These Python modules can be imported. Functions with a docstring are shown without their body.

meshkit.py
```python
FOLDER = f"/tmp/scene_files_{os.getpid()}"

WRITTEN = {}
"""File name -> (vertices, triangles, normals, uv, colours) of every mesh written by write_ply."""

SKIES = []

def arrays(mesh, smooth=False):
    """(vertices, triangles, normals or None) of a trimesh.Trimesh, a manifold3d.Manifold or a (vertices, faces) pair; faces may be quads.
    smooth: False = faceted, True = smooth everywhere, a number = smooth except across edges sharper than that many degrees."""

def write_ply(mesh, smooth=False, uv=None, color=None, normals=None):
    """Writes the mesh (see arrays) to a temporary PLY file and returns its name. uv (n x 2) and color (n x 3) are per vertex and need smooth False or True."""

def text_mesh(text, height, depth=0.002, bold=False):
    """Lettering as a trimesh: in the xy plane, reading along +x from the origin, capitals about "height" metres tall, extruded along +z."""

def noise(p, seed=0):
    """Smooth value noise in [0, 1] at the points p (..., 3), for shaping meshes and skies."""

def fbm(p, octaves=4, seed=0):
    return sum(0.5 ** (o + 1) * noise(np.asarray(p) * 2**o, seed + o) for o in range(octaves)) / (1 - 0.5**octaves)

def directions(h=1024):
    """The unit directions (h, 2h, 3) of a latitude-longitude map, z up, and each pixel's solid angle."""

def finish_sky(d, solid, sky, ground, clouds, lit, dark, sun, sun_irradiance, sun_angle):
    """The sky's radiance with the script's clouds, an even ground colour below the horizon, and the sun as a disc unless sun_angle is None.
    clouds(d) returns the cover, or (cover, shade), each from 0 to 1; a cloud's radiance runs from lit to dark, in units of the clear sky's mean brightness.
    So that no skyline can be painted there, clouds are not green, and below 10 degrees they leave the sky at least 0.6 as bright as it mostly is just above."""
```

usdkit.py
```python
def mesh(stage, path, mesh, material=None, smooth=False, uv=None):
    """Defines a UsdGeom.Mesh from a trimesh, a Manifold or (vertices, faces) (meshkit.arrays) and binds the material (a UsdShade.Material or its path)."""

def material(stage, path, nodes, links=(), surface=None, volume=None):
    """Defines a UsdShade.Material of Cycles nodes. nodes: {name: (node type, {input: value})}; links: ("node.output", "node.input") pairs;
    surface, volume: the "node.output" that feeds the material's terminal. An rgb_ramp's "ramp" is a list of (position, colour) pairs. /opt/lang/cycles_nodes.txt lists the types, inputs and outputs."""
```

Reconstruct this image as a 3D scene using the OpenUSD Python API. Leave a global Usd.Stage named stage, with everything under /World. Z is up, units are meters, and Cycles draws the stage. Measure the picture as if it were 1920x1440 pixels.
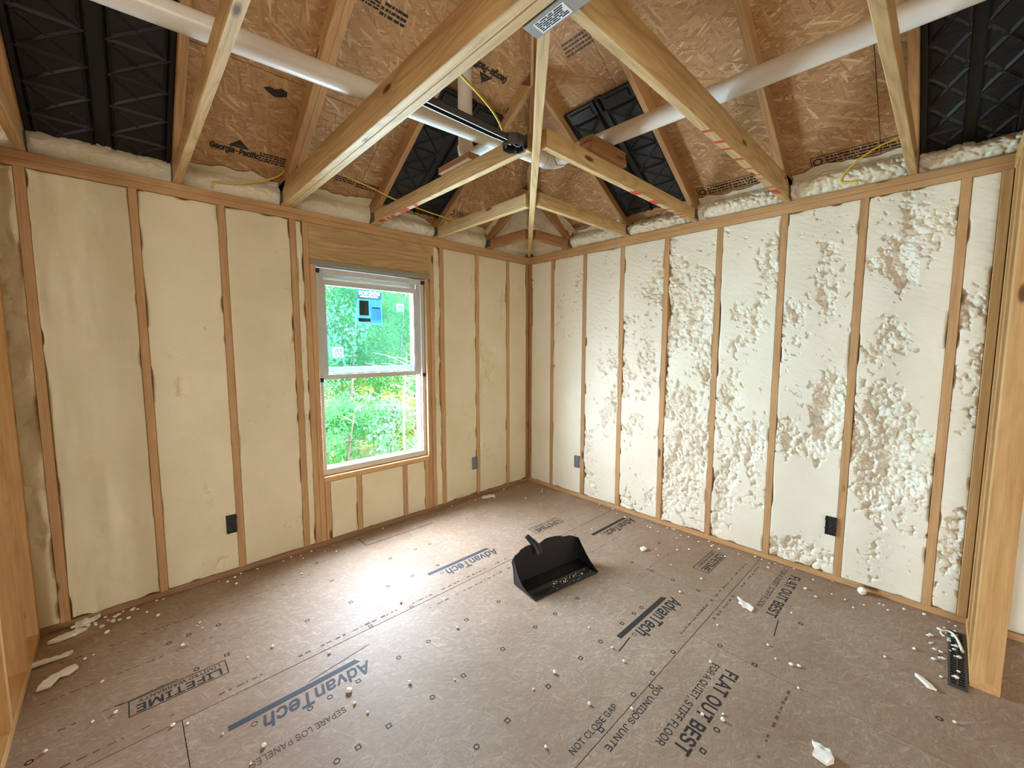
import math, random
import numpy as np, trimesh, shapely
from shapely.geometry import Polygon, box as sbox
from scipy.spatial import cKDTree
import usdkit, meshkit
from pxr import Usd, UsdGeom, UsdLux, UsdShade, Gf, Sdf, Vt

random.seed(7)
RNG = np.random.default_rng(7)
stage = Usd.Stage.CreateInMemory()
UsdGeom.SetStageUpAxis(stage, 'Z'); UsdGeom.SetStageMetersPerUnit(stage, 1.0)
world = UsdGeom.Xform.Define(stage, '/World'); stage.SetDefaultPrim(world.GetPrim())

# ------------------------------------------------------------------ camera, sky, sun, window light, exposure
EXPOSURE = 0.70
YAW, PITCH = 0.7588, -0.0917
EYE = np.array([-3.2585, -3.1688, 1.5155])
cam = UsdGeom.Camera.Define(stage, '/World/camera')
_f = np.array([math.sin(YAW)*math.cos(PITCH), math.cos(YAW)*math.cos(PITCH), math.sin(PITCH)])
_r = np.array([math.cos(YAW), -math.sin(YAW), 0.0]); _u = np.cross(_r, _f)
cam.AddTransformOp().Set(Gf.Matrix4d(*_r, 0, *_u, 0, *(-_f), 0, *EYE, 1))
cam.CreateHorizontalApertureAttr(36.0); cam.CreateFocalLengthAttr(36.0*772.37/1920)
cam.CreateClippingRangeAttr((0.02, 1000.0)); cam.CreateExposureAttr(EXPOSURE)

dome = UsdLux.DomeLight.Define(stage, '/World/sky')
dome.CreateIntensityAttr(3.5); dome.CreateColorAttr(Gf.Vec3f(0.80, 0.90, 1.0))
sun = UsdLux.DistantLight.Define(stage, '/World/sun')
sun.CreateIntensityAttr(15.0); sun.CreateColorAttr(Gf.Vec3f(1.0, 0.96, 0.86)); sun.CreateAngleAttr(1.0)
sun.AddRotateXYZOp().Set(Gf.Vec3f(38, 0, -14))       # shines towards the woods from behind the house

def rect_light(name, centre, aim, w, h, color, power):
    l = UsdLux.RectLight.Define(stage, '/World/' + name)
    l.CreateWidthAttr(w); l.CreateHeightAttr(h); l.CreateColorAttr(Gf.Vec3f(*color)); l.CreateIntensityAttr(power)
    z = -np.array(aim, float); z /= np.linalg.norm(z)
    x = np.cross([0, 0, 1], z); x /= np.linalg.norm(x); y = np.cross(z, x)
    l.AddTransformOp().Set(Gf.Matrix4d(*map(float, x), 0, *map(float, y), 0, *map(float, z), 0, *map(float, centre), 1))
    return l
# daylight: the window in view, and the two window openings of the unfinished house behind the camera
rect_light('daylight_window', (-1.745, 0.30, 1.32), (0, -1, 0), 0.9, 1.5, (0.66, 0.81, 1.0), 38.0)
rect_light('daylight_rear', (-8.97, -4.2, 1.5), (1, 0, 0), 1.4, 1.2, (1.0, 0.97, 0.92), 12.0)
rect_light('daylight_side', (-4.2, -8.97, 1.5), (0, 1, 0), 1.4, 1.2, (1.0, 0.97, 0.92), 12.0)

# ------------------------------------------------------------------ helpers
def lin(c):
    if isinstance(c, str): c = [int(c[i:i+2], 16)/255 for i in (1, 3, 5)]
    return tuple(x/12.92 if x <= .04045 else ((x+.055)/1.055)**2.4 for x in c)
_used = {}
def path(parent, name):
    p = (parent or '/World') + '/' + name
    n = _used.get(p, 0); _used[p] = n + 1
    return p if n == 0 else f'{p}_{n:03d}'
def keys(prim, **kw):
    for k, v in kw.items():
        if v: prim.SetCustomDataByKey(k, v)
def thing(name, label, cat, group=None, loc=None):
    p = path(None, name); x = UsdGeom.Xform.Define(stage, p)
    if loc is not None: x.AddTranslateOp().Set(Gf.Vec3d(*map(float, loc)))
    keys(x.GetPrim(), label=label, category=cat, group=group); return p
def struct(name):
    p = path(None, name); keys(UsdGeom.Xform.Define(stage, p).GetPrim(), kind='structure'); return p
def part(parent, name, mesh, mat, smooth=False, M=None, label=None, kind=None):
    p = path(parent, name); m = usdkit.mesh(stage, p, mesh, mat, smooth)
    if M is not None: m.AddTransformOp().Set(Gf.Matrix4d(*np.asarray(M, float).T.ravel().tolist()))
    keys(m.GetPrim(), label=label, kind=kind); return p
def one(name, mesh, mat, label, cat, group=None, smooth=False, M=None):
    p = part(None, name, mesh, mat, smooth, M); keys(stage.GetPrimAtPath(p), label=label, category=cat, group=group); return p
def frame(o, x, z):
    x = np.asarray(x, float); x = x/np.linalg.norm(x); z = np.asarray(z, float); z = z-x*(z@x); z = z/np.linalg.norm(z)
    M = np.eye(4); M[:3, 0], M[:3, 1], M[:3, 2], M[:3, 3] = x, np.cross(z, x), z, o; return M
def box_mesh(lo, hi):
    return trimesh.creation.box(bounds=[lo, hi])
def cat(ms): return trimesh.util.concatenate(ms)
def board_mesh(L, wid, thk, c=.0025, s0=0., s1=0., t0=0., t1=0.):
    """Length along X, thickness along Y, width along Z; ends cut on a slant: s per unit Z, t per unit Y."""
    h, k = wid/2, thk/2
    yz = np.array([(-k+c, -h), (k-c, -h), (k, -h+c), (k, h-c), (k-c, h), (-k+c, h), (-k, h-c), (-k, -h+c)])
    a = np.column_stack([yz[:, 1]*s0+yz[:, 0]*t0, yz]); b = np.column_stack([L+yz[:, 1]*s1+yz[:, 0]*t1, yz])
    v = np.vstack([a, b]); f = []
    for i in range(8):
        j = (i+1) % 8; f += [(i, j, 8+j), (i, 8+j, 8+i)]
    for i in range(1, 7): f += [(0, i+1, i), (8, 8+i, 8+i+1)]
    return trimesh.Trimesh(v, f, process=False)
def board(parent, name, p0, p1, zdir, wid, thk, mat, label=None, **cuts):
    """A board whose centre line runs from p0 to p1; zdir is the direction of its width."""
    p0, p1 = np.asarray(p0, float), np.asarray(p1, float)
    return part(parent, name, board_mesh(np.linalg.norm(p1-p0), wid, thk, **cuts), mat, False, frame(p0, p1-p0, zdir), label)
def tube(pts, r, n=12, closed=True):
    pts = np.asarray(pts, float); rr = np.broadcast_to(r, len(pts)); V = []
    T = np.gradient(pts, axis=0); T /= np.linalg.norm(T, axis=1, keepdims=True)
    ref = np.array([0, 0, 1.]) if abs(T[0][2]) < .9 else np.array([1., 0, 0])
    a = np.cross(T[0], ref); a /= np.linalg.norm(a)
    for p, t, q in zip(pts, T, rr):
        a = a-t*(a@t); a /= np.linalg.norm(a); b = np.cross(t, a)
        th = np.arange(n)*2*np.pi/n
        V.append(p+q*(np.cos(th)[:, None]*a+np.sin(th)[:, None]*b))
    V = np.vstack(V); F = []
    for k in range(len(pts)-1):
        for i in range(n):
            j = (i+1) % n; F += [(k*n+i, k*n+j, (k+1)*n+j), (k*n+i, (k+1)*n+j, (k+1)*n+i)]
    if closed:
        m = len(V); V = np.vstack([V, pts[0], pts[-1]])
        for i in range(n):
            j = (i+1) % n; F += [(m, j, i), (m+1, (len(pts)-1)*n+i, (len(pts)-1)*n+j)]
    return trimesh.Trimesh(V, F, process=False)
def spline(pts, n=24):
    pts = np.asarray(pts, float); t = np.linspace(0, 1, len(pts))
    from scipy.interpolate import CubicSpline
    return CubicSpline(t, pts)(np.linspace(0, 1, n))
def grid_mesh(P, flip=False):
    n, m = P.shape[:2]; i = np.arange(n*m).reshape(n, m)
    a, b, c, d = i[:-1, :-1].ravel(), i[1:, :-1].ravel(), i[1:, 1:].ravel(), i[:-1, 1:].ravel()
    f = np.vstack([np.column_stack([a, b, c]), np.column_stack([a, c, d])])
    if flip: f = f[:, ::-1]
    return trimesh.Trimesh(P.reshape(-1, 3), f, process=False)
def skirt(P, back, flip=False):
    """Closes a grid surface with a rim that runs to P + back at its border."""
    Q = np.concatenate([P[:1]+back, P, P[-1:]+back]); Q = np.concatenate([Q[:, :1], Q, Q[:, -1:]], 1)
    Q[1:-1, 0] = P[:, 0]+back; Q[1:-1, -1] = P[:, -1]+back
    return grid_mesh(Q, flip)

# ------------------------------------------------------------------ materials
LK = '/World/Looks'; UsdGeom.Scope.Define(stage, LK)
def mat(name, nodes, links, surface='p.BSDF'): return usdkit.material(stage, f'{LK}/{name}', nodes, links, surface)
def plain(name, col, rough=.5, metal=0., bump=None, spec=.5, **kw):
    n = {'p': ('principled_bsdf', dict(base_color=lin(col), roughness=rough, metallic=metal, specular_ior_level=spec, **kw))}; l = []
    if bump:
        n['tc'] = ('texture_coordinate', {}); n['n'] = ('noise_texture', dict(scale=bump[0], detail=3.)); n['b'] = ('bump', dict(strength=bump[1], distance=bump[2]))
        l = [('tc.object', 'n.vector'), ('n.fac', 'b.height'), ('b.normal', 'p.normal')]
    return mat(name, n, l)
def wood(name, light, dark, ring=.30, rough=.62, knots=True, val=.10, grain=1.0, contour=22.):
    n = {'tc': ('texture_coordinate', {}), 'oi': ('object_info', {}), 'm1': ('math', dict(math_type='multiply', value2=31.7)),
         'cx': ('combine_xyz', {}), 'add': ('vector_math', dict(math_type='add')),
         'mg': ('vector_math', dict(math_type='multiply', vector2=(1.6, 34, 34))), 'ng': ('noise_texture', dict(scale=1.6, detail=5., roughness=.65, distortion=.4)),
         'mr': ('vector_math', dict(math_type='multiply', vector2=(1.1, 10., 10.))), 'cn': ('noise_texture', dict(scale=1., detail=1.5, roughness=.35)), 'ck': ('math', dict(math_type='multiply', value2=contour)),
         'w': ('math', dict(math_type='pingpong', value2=1.)), 'wp': ('math', dict(math_type='power', value2=.45)),
         'rp': ('rgb_ramp', dict(ramp=[(.28, lin(dark)), (.72, lin(light))])),
         'rg': ('map_range', dict(from_min=0., from_max=1., to_min=1.-ring, to_max=1.)),
         'mul': ('mix_color', dict(blend_type='multiply', fac=1.0)), 'cg': ('combine_color', {}),
         'vr': ('map_range', dict(to_min=1-val, to_max=1+val)), 'hs': ('hsv', {}),
         'b': ('bump', dict(strength=.25*grain, distance=.0015)), 'p': ('principled_bsdf', dict(roughness=rough, specular_ior_level=.35))}
    l = [('oi.random', 'm1.value1'), ('m1.value', 'cx.x'), ('m1.value', 'cx.y'), ('tc.object', 'add.vector1'), ('cx.vector', 'add.vector2'),
         ('add.vector', 'mg.vector1'), ('mg.vector', 'ng.vector'), ('add.vector', 'mr.vector1'), ('mr.vector', 'cn.vector'), ('cn.fac', 'ck.value1'), ('ck.value', 'w.value1'), ('w.value', 'wp.value1'), ('ng.fac', 'rp.fac'),
         ('wp.value', 'rg.value'), ('rg.result', 'cg.r'), ('rg.result', 'cg.g'), ('rg.result', 'cg.b'), ('rp.color', 'mul.a'), ('cg.color', 'mul.b'),
         ('oi.random', 'vr.value'), ('vr.result', 'hs.value'), ('ng.fac', 'b.height'), ('b.normal', 'p.normal')]
    src = 'mul.result'
    if knots:
        n |= {'mk': ('vector_math', dict(math_type='multiply', vector2=(2.6, 8, 8))), 'vk': ('voronoi_texture', dict(scale=1.0)),
              'kr': ('rgb_ramp', dict(ramp=[(.0, (1, 1, 1)), (.075, (.9, .9, .9)), (.13, (0, 0, 0))])), 'km': ('mix_color', dict(b=lin('#5c3316')))}
        l += [('add.vector', 'mk.vector1'), ('mk.vector', 'vk.vector'), ('vk.distance', 'kr.fac'), ('kr.color', 'km.fac'), (src, 'km.a')]; src = 'km.result'
    l += [(src, 'hs.color'), ('hs.color', 'p.base_color')]
    return mat(name, n, l)
def osb(name, pal, gap, sx=13., sy=60., bump=.6, rough=.6, stain=None, spec=.35, gapw=.05):
    n = {'tc': ('texture_coordinate', {}), 'oi': ('object_info', {}), 'm1': ('math', dict(math_type='multiply', value2=19.3)), 'cx': ('combine_xyz', {}),
         'add': ('vector_math', dict(math_type='add')), 'p': ('principled_bsdf', dict(roughness=rough, specular_ior_level=spec)),
         'wn': ('noise_texture', dict(scale=3., detail=2.)), 'wa': ('vector_math', dict(math_type='scale', scale=.05)), 'wadd': ('vector_math', dict(math_type='add'))}
    l = [('oi.random', 'm1.value1'), ('m1.value', 'cx.x'), ('m1.value', 'cx.y'), ('tc.object', 'add.vector1'), ('cx.vector', 'add.vector2'),
         ('add.vector', 'wn.vector'), ('wn.color', 'wa.vector1'), ('wa.vector', 'wadd.vector2'), ('add.vector', 'wadd.vector1')]
    prev = None; hprev = None
    for i, (ang, k) in enumerate([(.12, 1.), (-.35, 1.25), (.55, .8), (1.25, .95)]):
        a = f'a{i}'
        n |= {a+'r': ('vector_rotate', dict(rotate_type='z_axis', angle=ang)), a+'s': ('vector_math', dict(math_type='multiply', vector2=(sx*k, sy*k, 20.))),
              a+'v': ('voronoi_texture', dict(scale=1.0, randomness=1.)), a+'c': ('separate_color', {}), a+'p': ('rgb_ramp', dict(ramp=pal)),
              a+'e': ('voronoi_texture', dict(scale=1.0, feature='distance_to_edge')), a+'g': ('rgb_ramp', dict(ramp=[(0., (1, 1, 1)), (gapw, (0, 0, 0))])),
              a+'m': ('mix_color', dict(b=lin(gap))), a+'gm': ('math', dict(math_type='multiply', value2=.55))}
        l += [('wadd.vector', a+'r.vector'), (a+'r.vector', a+'s.vector1'), (a+'s.vector', a+'v.vector'), (a+'s.vector', a+'e.vector'), (a+'v.color', a+'c.color'),
              (a+'c.r', a+'p.fac'), (a+'e.distance', a+'g.fac'), (a+'g.color', a+'gm.value1'), (a+'gm.value', a+'m.fac'), (a+'p.color', a+'m.a')]
        if prev is None: prev, hprev = a+'m.result', a+'c.g'
        else:
            n |= {a+'k': ('math', dict(math_type='less_than', value2=(.5, .34, .22)[i-1])), a+'x': ('mix_color', {}), a+'h': ('mix_float', {})}
            l += [(a+'c.b', a+'k.value1'), (a+'k.value', a+'x.fac'), (prev, a+'x.a'), (a+'m.result', a+'x.b'), (a+'k.value', a+'h.fac'), (hprev, a+'h.a'), (a+'c.g', a+'h.b')]
            prev, hprev = a+'x.result', a+'h.result'
    n |= {'fn': ('noise_texture', dict(scale=260., detail=2.)), 'fm': ('map_range', dict(to_min=.80, to_max=1.16)), 'hv': ('hsv', {}), 'b': ('bump', dict(strength=bump, distance=.002))}
    l += [('add.vector', 'fn.vector'), ('fn.fac', 'fm.value'), ('fm.result', 'hv.value'), (prev, 'hv.color'), (hprev, 'b.height'), ('b.normal', 'p.normal')]
    src = 'hv.color'
    if stain:
        n |= {'sn': ('noise_texture', dict(scale=1.3, detail=4., roughness=.6)), 'sr': ('rgb_ramp', dict(ramp=[(.38, (0, 0, 0)), (.66, (1, 1, 1))])), 'sm': ('mix_color', dict(b=lin(stain))), 'sf': ('math', dict(math_type='multiply', value2=.55))}
        l += [('add.vector', 'sn.vector'), ('sn.fac', 'sr.fac'), ('sr.color', 'sf.value1'), ('sf.value', 'sm.fac'), (src, 'sm.a')]; src = 'sm.result'
    l += [(src, 'p.base_color')]
    return mat(name, n, l)
def foam(name, a, b, rough=.5, scale=2.2, bs=.35):
    return mat(name, {'g': ('geometry', {}), 'n': ('noise_texture', dict(scale=scale, detail=3., roughness=.55)), 'r': ('rgb_ramp', dict(ramp=[(.32, lin(a)), (.68, lin(b))])),
        'f': ('noise_texture', dict(scale=190., detail=3.)), 'f2': ('noise_texture', dict(scale=38., detail=2.)), 'ad': ('math', dict(math_type='add')), 'b': ('bump', dict(strength=bs, distance=.003)),
        'p': ('principled_bsdf', dict(roughness=rough, specular_ior_level=.45))},
        [('g.position', 'n.vector'), ('n.fac', 'r.fac'), ('r.color', 'p.base_color'), ('g.position', 'f.vector'), ('g.position', 'f2.vector'), ('f.fac', 'ad.value1'), ('f2.fac', 'ad.value2'), ('ad.value', 'b.height'), ('b.normal', 'p.normal')])

STUD = wood('stud_wood', '#c49b6a', '#ab8052', ring=.12, val=.08)
STUD2 = wood('post_wood', '#d6ab72', '#bb8a50', ring=.12, val=.06)
CHORD = wood('chord_wood', '#dbbd8b', '#c29a62', ring=.30, val=.07)
RAFT = wood('rafter_wood', '#c79c6c', '#ae8050', ring=.22, val=.09)
HEAD = wood('header_wood', '#c3a070', '#a9834f', ring=.34, val=.03)
DARKW = wood('block_wood', '#b5855a', '#96683f', ring=.2, val=.06)
DECK = osb('deck_osb', [(0, lin('#a07750')), (.3, lin('#b0865a')), (.65, lin('#b88f62')), (.92, lin('#c49d70')), (1, lin('#d6b68a'))], '#744d2e', sx=12., sy=75., bump=.4, gapw=.035)
FLOORM = osb('floor_osb', [(0, lin('#9a8270')), (.35, lin('#a48d79')), (.75, lin('#ab957f')), (1, lin('#bba48f'))], '#836c5a', sx=26., sy=130., bump=.10, rough=.55, stain='#866a50', spec=.28, gapw=.03)
FOAML = foam('foam_left', '#d3c49c', '#decfab', bs=.6)
FOAMR = foam('foam_right', '#dfd6bd', '#e8e0cb', rough=.40)
FOAME = foam('foam_eave', '#d9cdae', '#e6dcc4', rough=.36)
INK = plain('black_ink', '#23201e', .7)
INKB = plain('navy_ink', '#2c3340', .7)
INKF = plain('faded_ink', '#5d4c40', .8)
PVC = plain('white_pvc', '#e6e2d8', .32)
BLACK = plain('black_plastic', '#101010', .55, bump=(60., .1, .001))
PANM = plain('black_pan_plastic', '#131315', .42, bump=(30., .25, .002))
GALV = plain('galvanised_steel', '#a9acad', .38, metal=.85, bump=(40., .1, .001))
STEEL = plain('bright_steel', '#c8cacb', .25, metal=1.)
DSTEEL = plain('dull_steel', '#5e6062', .4, metal=.8)
VINYL = plain('window_vinyl', '#bdb6aa', .4)
PAPER = plain('white_label', '#e3e2df', .6)
BOTW = wood('sole_wood', '#9a7350', '#82603f', ring=.12, val=.06)
BLUEL = plain('blue_label', '#6f9fc4', .5)
GREYL = plain('grey_label', '#6f7f7e', .5)
DGREY = plain('dark_label', '#33392f', .6)
YEL = plain('yellow_cable', '#d9bd3a', .45)
REDI = plain('red_crayon', '#b8402f', .7)
CRUMB = foam('foam_crumb', '#efe8d6', '#f8f4e8', rough=.6, scale=12.)
SHEATH = plain('wall_sheathing', '#a98b63', .8, bump=(30., .3, .002))
GREYBOX = plain('grey_box_plastic', '#6d747a', .45)
def film(name, col, clear, tr=.6):
    return mat(name, {'d': ('diffuse_bsdf', dict(color=lin(col))), 't': ('translucent_bsdf', dict(color=lin(col))), 'm': ('mix_closure', dict(fac=tr)), 'c': ('transparent_bsdf', dict(color=lin(col))), 'x': ('mix_closure', dict(fac=clear))},
               [('d.BSDF', 'm.closure1'), ('t.BSDF', 'm.closure2'), ('m.closure', 'x.closure1'), ('c.BSDF', 'x.closure2')], 'x.closure')
FPAPER = film('paper_film', '#e4e8ea', .12); FBLUE = film('blue_film', '#86a9c4', .18, .4); FGREY = film('grey_film', '#7f8f90', .35, .35); FWHITE = film('white_film', '#ffffff', .2, .8); FGR2 = film('light_grey_film', '#b9bec6', .15)
GLASS = mat('window_glass', {'t': ('transparent_bsdf', dict(color=(.80, .93, .95))), 'g': ('glossy_bsdf', dict(roughness=.0, color=(1, 1, 1))), 'f': ('fresnel', dict(IOR=1.45)), 'm': ('mix_closure', {})},
            [('f.fac', 'm.fac'), ('t.BSDF', 'm.closure1'), ('g.BSDF', 'm.closure2')], 'm.closure')
def leaf(name, col, tr):
    return mat(name, {'oi': ('geometry', {}), 'vr': ('map_range', dict(to_min=.6, to_max=1.3)), 'h': ('hsv', dict(color=lin(col))), 'h2': ('hsv', dict(color=lin(tr))),
        'd': ('principled_bsdf', dict(roughness=.45, specular_ior_level=.5)), 't': ('translucent_bsdf', {}), 'm': ('mix_closure', dict(fac=.45))},
        [('oi.random_per_island', 'vr.value'), ('vr.result', 'h.value'), ('vr.result', 'h2.value'), ('h.color', 'd.base_color'), ('h2.color', 't.color'), ('d.BSDF', 'm.closure1'), ('t.BSDF', 'm.closure2')], 'm.closure')
LEAF = [leaf('leaf_green', '#5fb873', '#7fd67c'), leaf('leaf_mint', '#86c89a', '#a0e6aa'), leaf('leaf_yellow', '#a0c25a', '#c6e470')]
BARK2 = plain('tree_bark', '#6f675c', .9, bump=(20., .5, .01))
BARK = plain('pale_bark', '#b9aca0', .8, bump=(20., .5, .01))
EARTH = plain('forest_floor', '#8a8a5a', .9, bump=(4., .5, .05))

# ------------------------------------------------------------------ room sizes
PLATE = 2.464; STUDTOP = 2.388; WD = .140; T = .0381; PITCHK = .6; DECK0 = 2.63; RAFT0 = 2.525
XL = [-(.31+.4064*(8-i)) for i in range(9)]        # studs of the left wall (16 inches apart)
YR = [-(.3343+.4064*i) for i in range(8)]          # studs of the right wall
PX = -3.655; PY = -3.335                            # faces of the two partitions

# ------------------------------------------------------------------ floor
FL = struct('floor')
part(FL, 'subfloor_bed', box_mesh((-9.1, -9.1, -.25), (.16, .16, -.022)), plain('bed_wood', '#3a2a1e', .9))
def floor_panel(x0, x1, y0, y1):
    g = .0013
    m = board_mesh(x1-x0-2*g, .020, y1-y0-2*g, c=.001)
    part(FL, 'floor_panel', m, FLOORM, False, frame(((x0+g), (y0+y1)/2, -.010), (1, 0, 0), (0, 0, 1)))
rows = [(.14, -1.125-.0), (-1.125, -2.345), (-2.345, -3.565), (-3.565, -4.785), (-4.785, -6.0), (-6.0, -7.2), (-7.2, -9.0)]
joints = [[.14, -3.9, -6.4, -9], [.14, -.735, -3.17, -5.6, -9], [.14, -1.16, -3.6, -6.0, -9], [.14, -2.1, -4.6, -9], [.14, -1.2, -3.6, -6.0, -9], [.14, -2.2, -4.6, -9], [.14, -3, -6, -9]]
for (ya, yb), js in zip(rows, joints):
    for a, b in zip(js[1:], js): floor_panel(a, b, yb, ya)
# a loose strip of the first row along the window wall is cut round (seam seen below the window)
def flat_poly(poly, h=.0006): return trimesh.creation.extrude_polygon(poly, h, engine='earcut')
def line_strip(a, b, w):
    a, b = np.array(a), np.array(b); n = np.array([-(b-a)[1], (b-a)[0]]); n = n/np.linalg.norm(n)*w/2
    return flat_poly(Polygon([a-n, b-n, b+n, a+n]))
part(FL, 'panel_seam', cat([line_strip((-1.988, -.215), (-1.40, -.215), .005), line_strip((-1.988, -.215), (-1.988, -.02), .005)]), INK)

def text(s, h, width=None, bold=True, shear=0., condensed=None):
    m = meshkit.text_mesh(s, h, .0006, bold=bold)
    if shear: m.vertices[:, 0] += shear*m.vertices[:, 1]
    m.vertices[:, 0] -= m.vertices[:, 0].min()
    if width: m.vertices[:, 0] *= width/m.vertices[:, 0].max()
    return m
def outline(m):
    p, _ = m.section(plane_origin=[0, 0, .0003], plane_normal=[0, 0, 1]).to_2D(to_2D=np.eye(4)); return shapely.union_all(p.polygons_full)
def heavy(m, b):
    q = outline(m).buffer(b); return cat([flat_poly(g) for g in getattr(q, 'geoms', [q])])
R180 = np.diag([-1., -1, 1, 1])
def print_floor(ms, x, y, matl=INK, rot=True, name='printed_lettering', label=None):
    M = R180.copy() if rot else np.eye(4); M[:3, 3] = (x, y, .0001)
    return part(FL, name, cat(ms), matl, False, M, label)
def mv(m, x, y): m = m.copy(); m.apply_translation((x, y, 0)); return m
# the panel maker's name with its bar under the word (read from the far side of the room)
def advantech(x, y, L, matl):
    w = text('AdvanTech', .074, L*.87, True, .24)
    w.vertices[:, 1] *= 1.0
    bar = flat_poly(Polygon([(.03, -.018), (.045, -.046), (L*1.075, -.046), (L*1.075, -.018)]))
    reg = flat_poly(shapely.Point(L*.92, .012).buffer(.012).difference(shapely.Point(L*.92, .012).buffer(.009)))
    print_floor([w, bar, reg], x, y, matl)
advantech(-2.482, -1.334, .52, INKB); advantech(-1.31, -.918, .515, INKB); advantech(-.925, -2.117, .50, INK); advantech(-.075, -1.328, .48, INK)
def lifetime(x, y, L=.345, H=.105):
    fr = Polygon([(0, 0), (L, 0), (L, H), (0, H)]); fr = fr.difference(fr.buffer(-.004))
    print_floor([flat_poly(fr), mv(text('LIFETIME', .046, L*.86), L*.07, H*.45), mv(text('LIMITED WARRANTY', .020, L*.84, False), L*.07, H*.13)], x, y, INK)
lifetime(-2.983, -.858); lifetime(-.548, -.867); lifetime(-.150, -2.060)
def flat_out(x, y, w1=.545, w2=.575):
    print_floor([text('FLAT OUT BEST', .054, w1), mv(text('FOR A QUIET, STIFF FLOOR', .029, w2, False), 0, -.086+.029), ], x, y, INK)
print_floor([mv(text('FLAT OUT BEST', .055, .545), 0, 0)], -1.284, -2.550); print_floor([text('FOR A QUIET, STIFF FLOOR', .031, .572, False)], -1.286, -2.493)
print_floor([text('FLAT OUT BEST', .052, .575)], -.118, -2.553); print_floor([text('FOR A QUIET, STIFF FLOOR', .029, .572, False)], -.070, -2.492)
print_floor([text('NOT CLOSE GAP', .026, .30, False)], -2.13, -2.312, INK, rot=False)
print_floor([text('NO UNIDOS JUNTE', .026, .42, False)], -1.60, -2.372, INK)
print_floor([text('SEPARE LOS PANELES', .030, .345, False)], -2.667, -1.515, INKF)
def dashes(L, h, seed):
    r = random.Random(seed); x = 0; out = []
    while x < L:
        w = r.uniform(.006, .03)
        if r.random() < .75: out.append(flat_poly(sbox(x, r.uniform(-.2, .2)*h, x+w, h*r.uniform(.5, 1.))))
        x += w+r.uniform(.006, .02)
    return cat(out)
for k, (x, y, L, h) in enumerate([(-3.6, -.345, .55, .006), (-2.9, -.352, .5, .004), (-3.1, -1.085, .9, .012), (-2.1, -1.095, .8, .012), (-2.05, -1.20, .85, .010), (-3.55, -1.07, .35, .008), (-1.18, -1.205, .5, .008),
        (-1.2, -2.300, .55, .014), (-.62, -2.300, .45, .010), (-.95, -2.375, .35, .014), (-.5, -2.375, .35, .012), (-1.35, -.36, .55, .005), (-.9, -.99, .45, .005), (-1.05, -1.46, .6, .006), (-1.0, -1.86, .55, .005), (-1.75, -2.79, .55, .012), (-3.6, -.62, .6, .006), (-3.6, -.85, .4, .008)]):
    print_floor([dashes(L, h, k)], x, y, INKF, rot=False, name='printed_line')
for (a, b, w) in [((-2.73, -1.275), (-2.43, -1.235), .004), ((-1.55, -2.14), (-1.42, -2.125), .006), ((-3.36, -.855), (-3.16, -.848), .004), ((-.86, -2.64), (-.70, -2.62), .005)]:
    part(FL, 'pencil_mark', line_strip(a, b, w), INK)
SQ = [(-1.955, -1.426), (-1.958, -1.73), (-2.203, -1.729), (-1.964, -2.039), (-2.211, -2.037), (-1.723, -2.036), (-1.351, -1.731), (-2.358, -.826), (-1.947, -.517), (-1.752, -.831), (-2.365, -1.109), (-2.568, -1.425), (-2.572, -1.727), (-2.698, -1.729), (-1.356, -2.327), (-1.969, -2.322), (-1.764, -2.635), (-1.154, -2.633), (-1.354, -2.039), (-2.971, -.823)]
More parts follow.
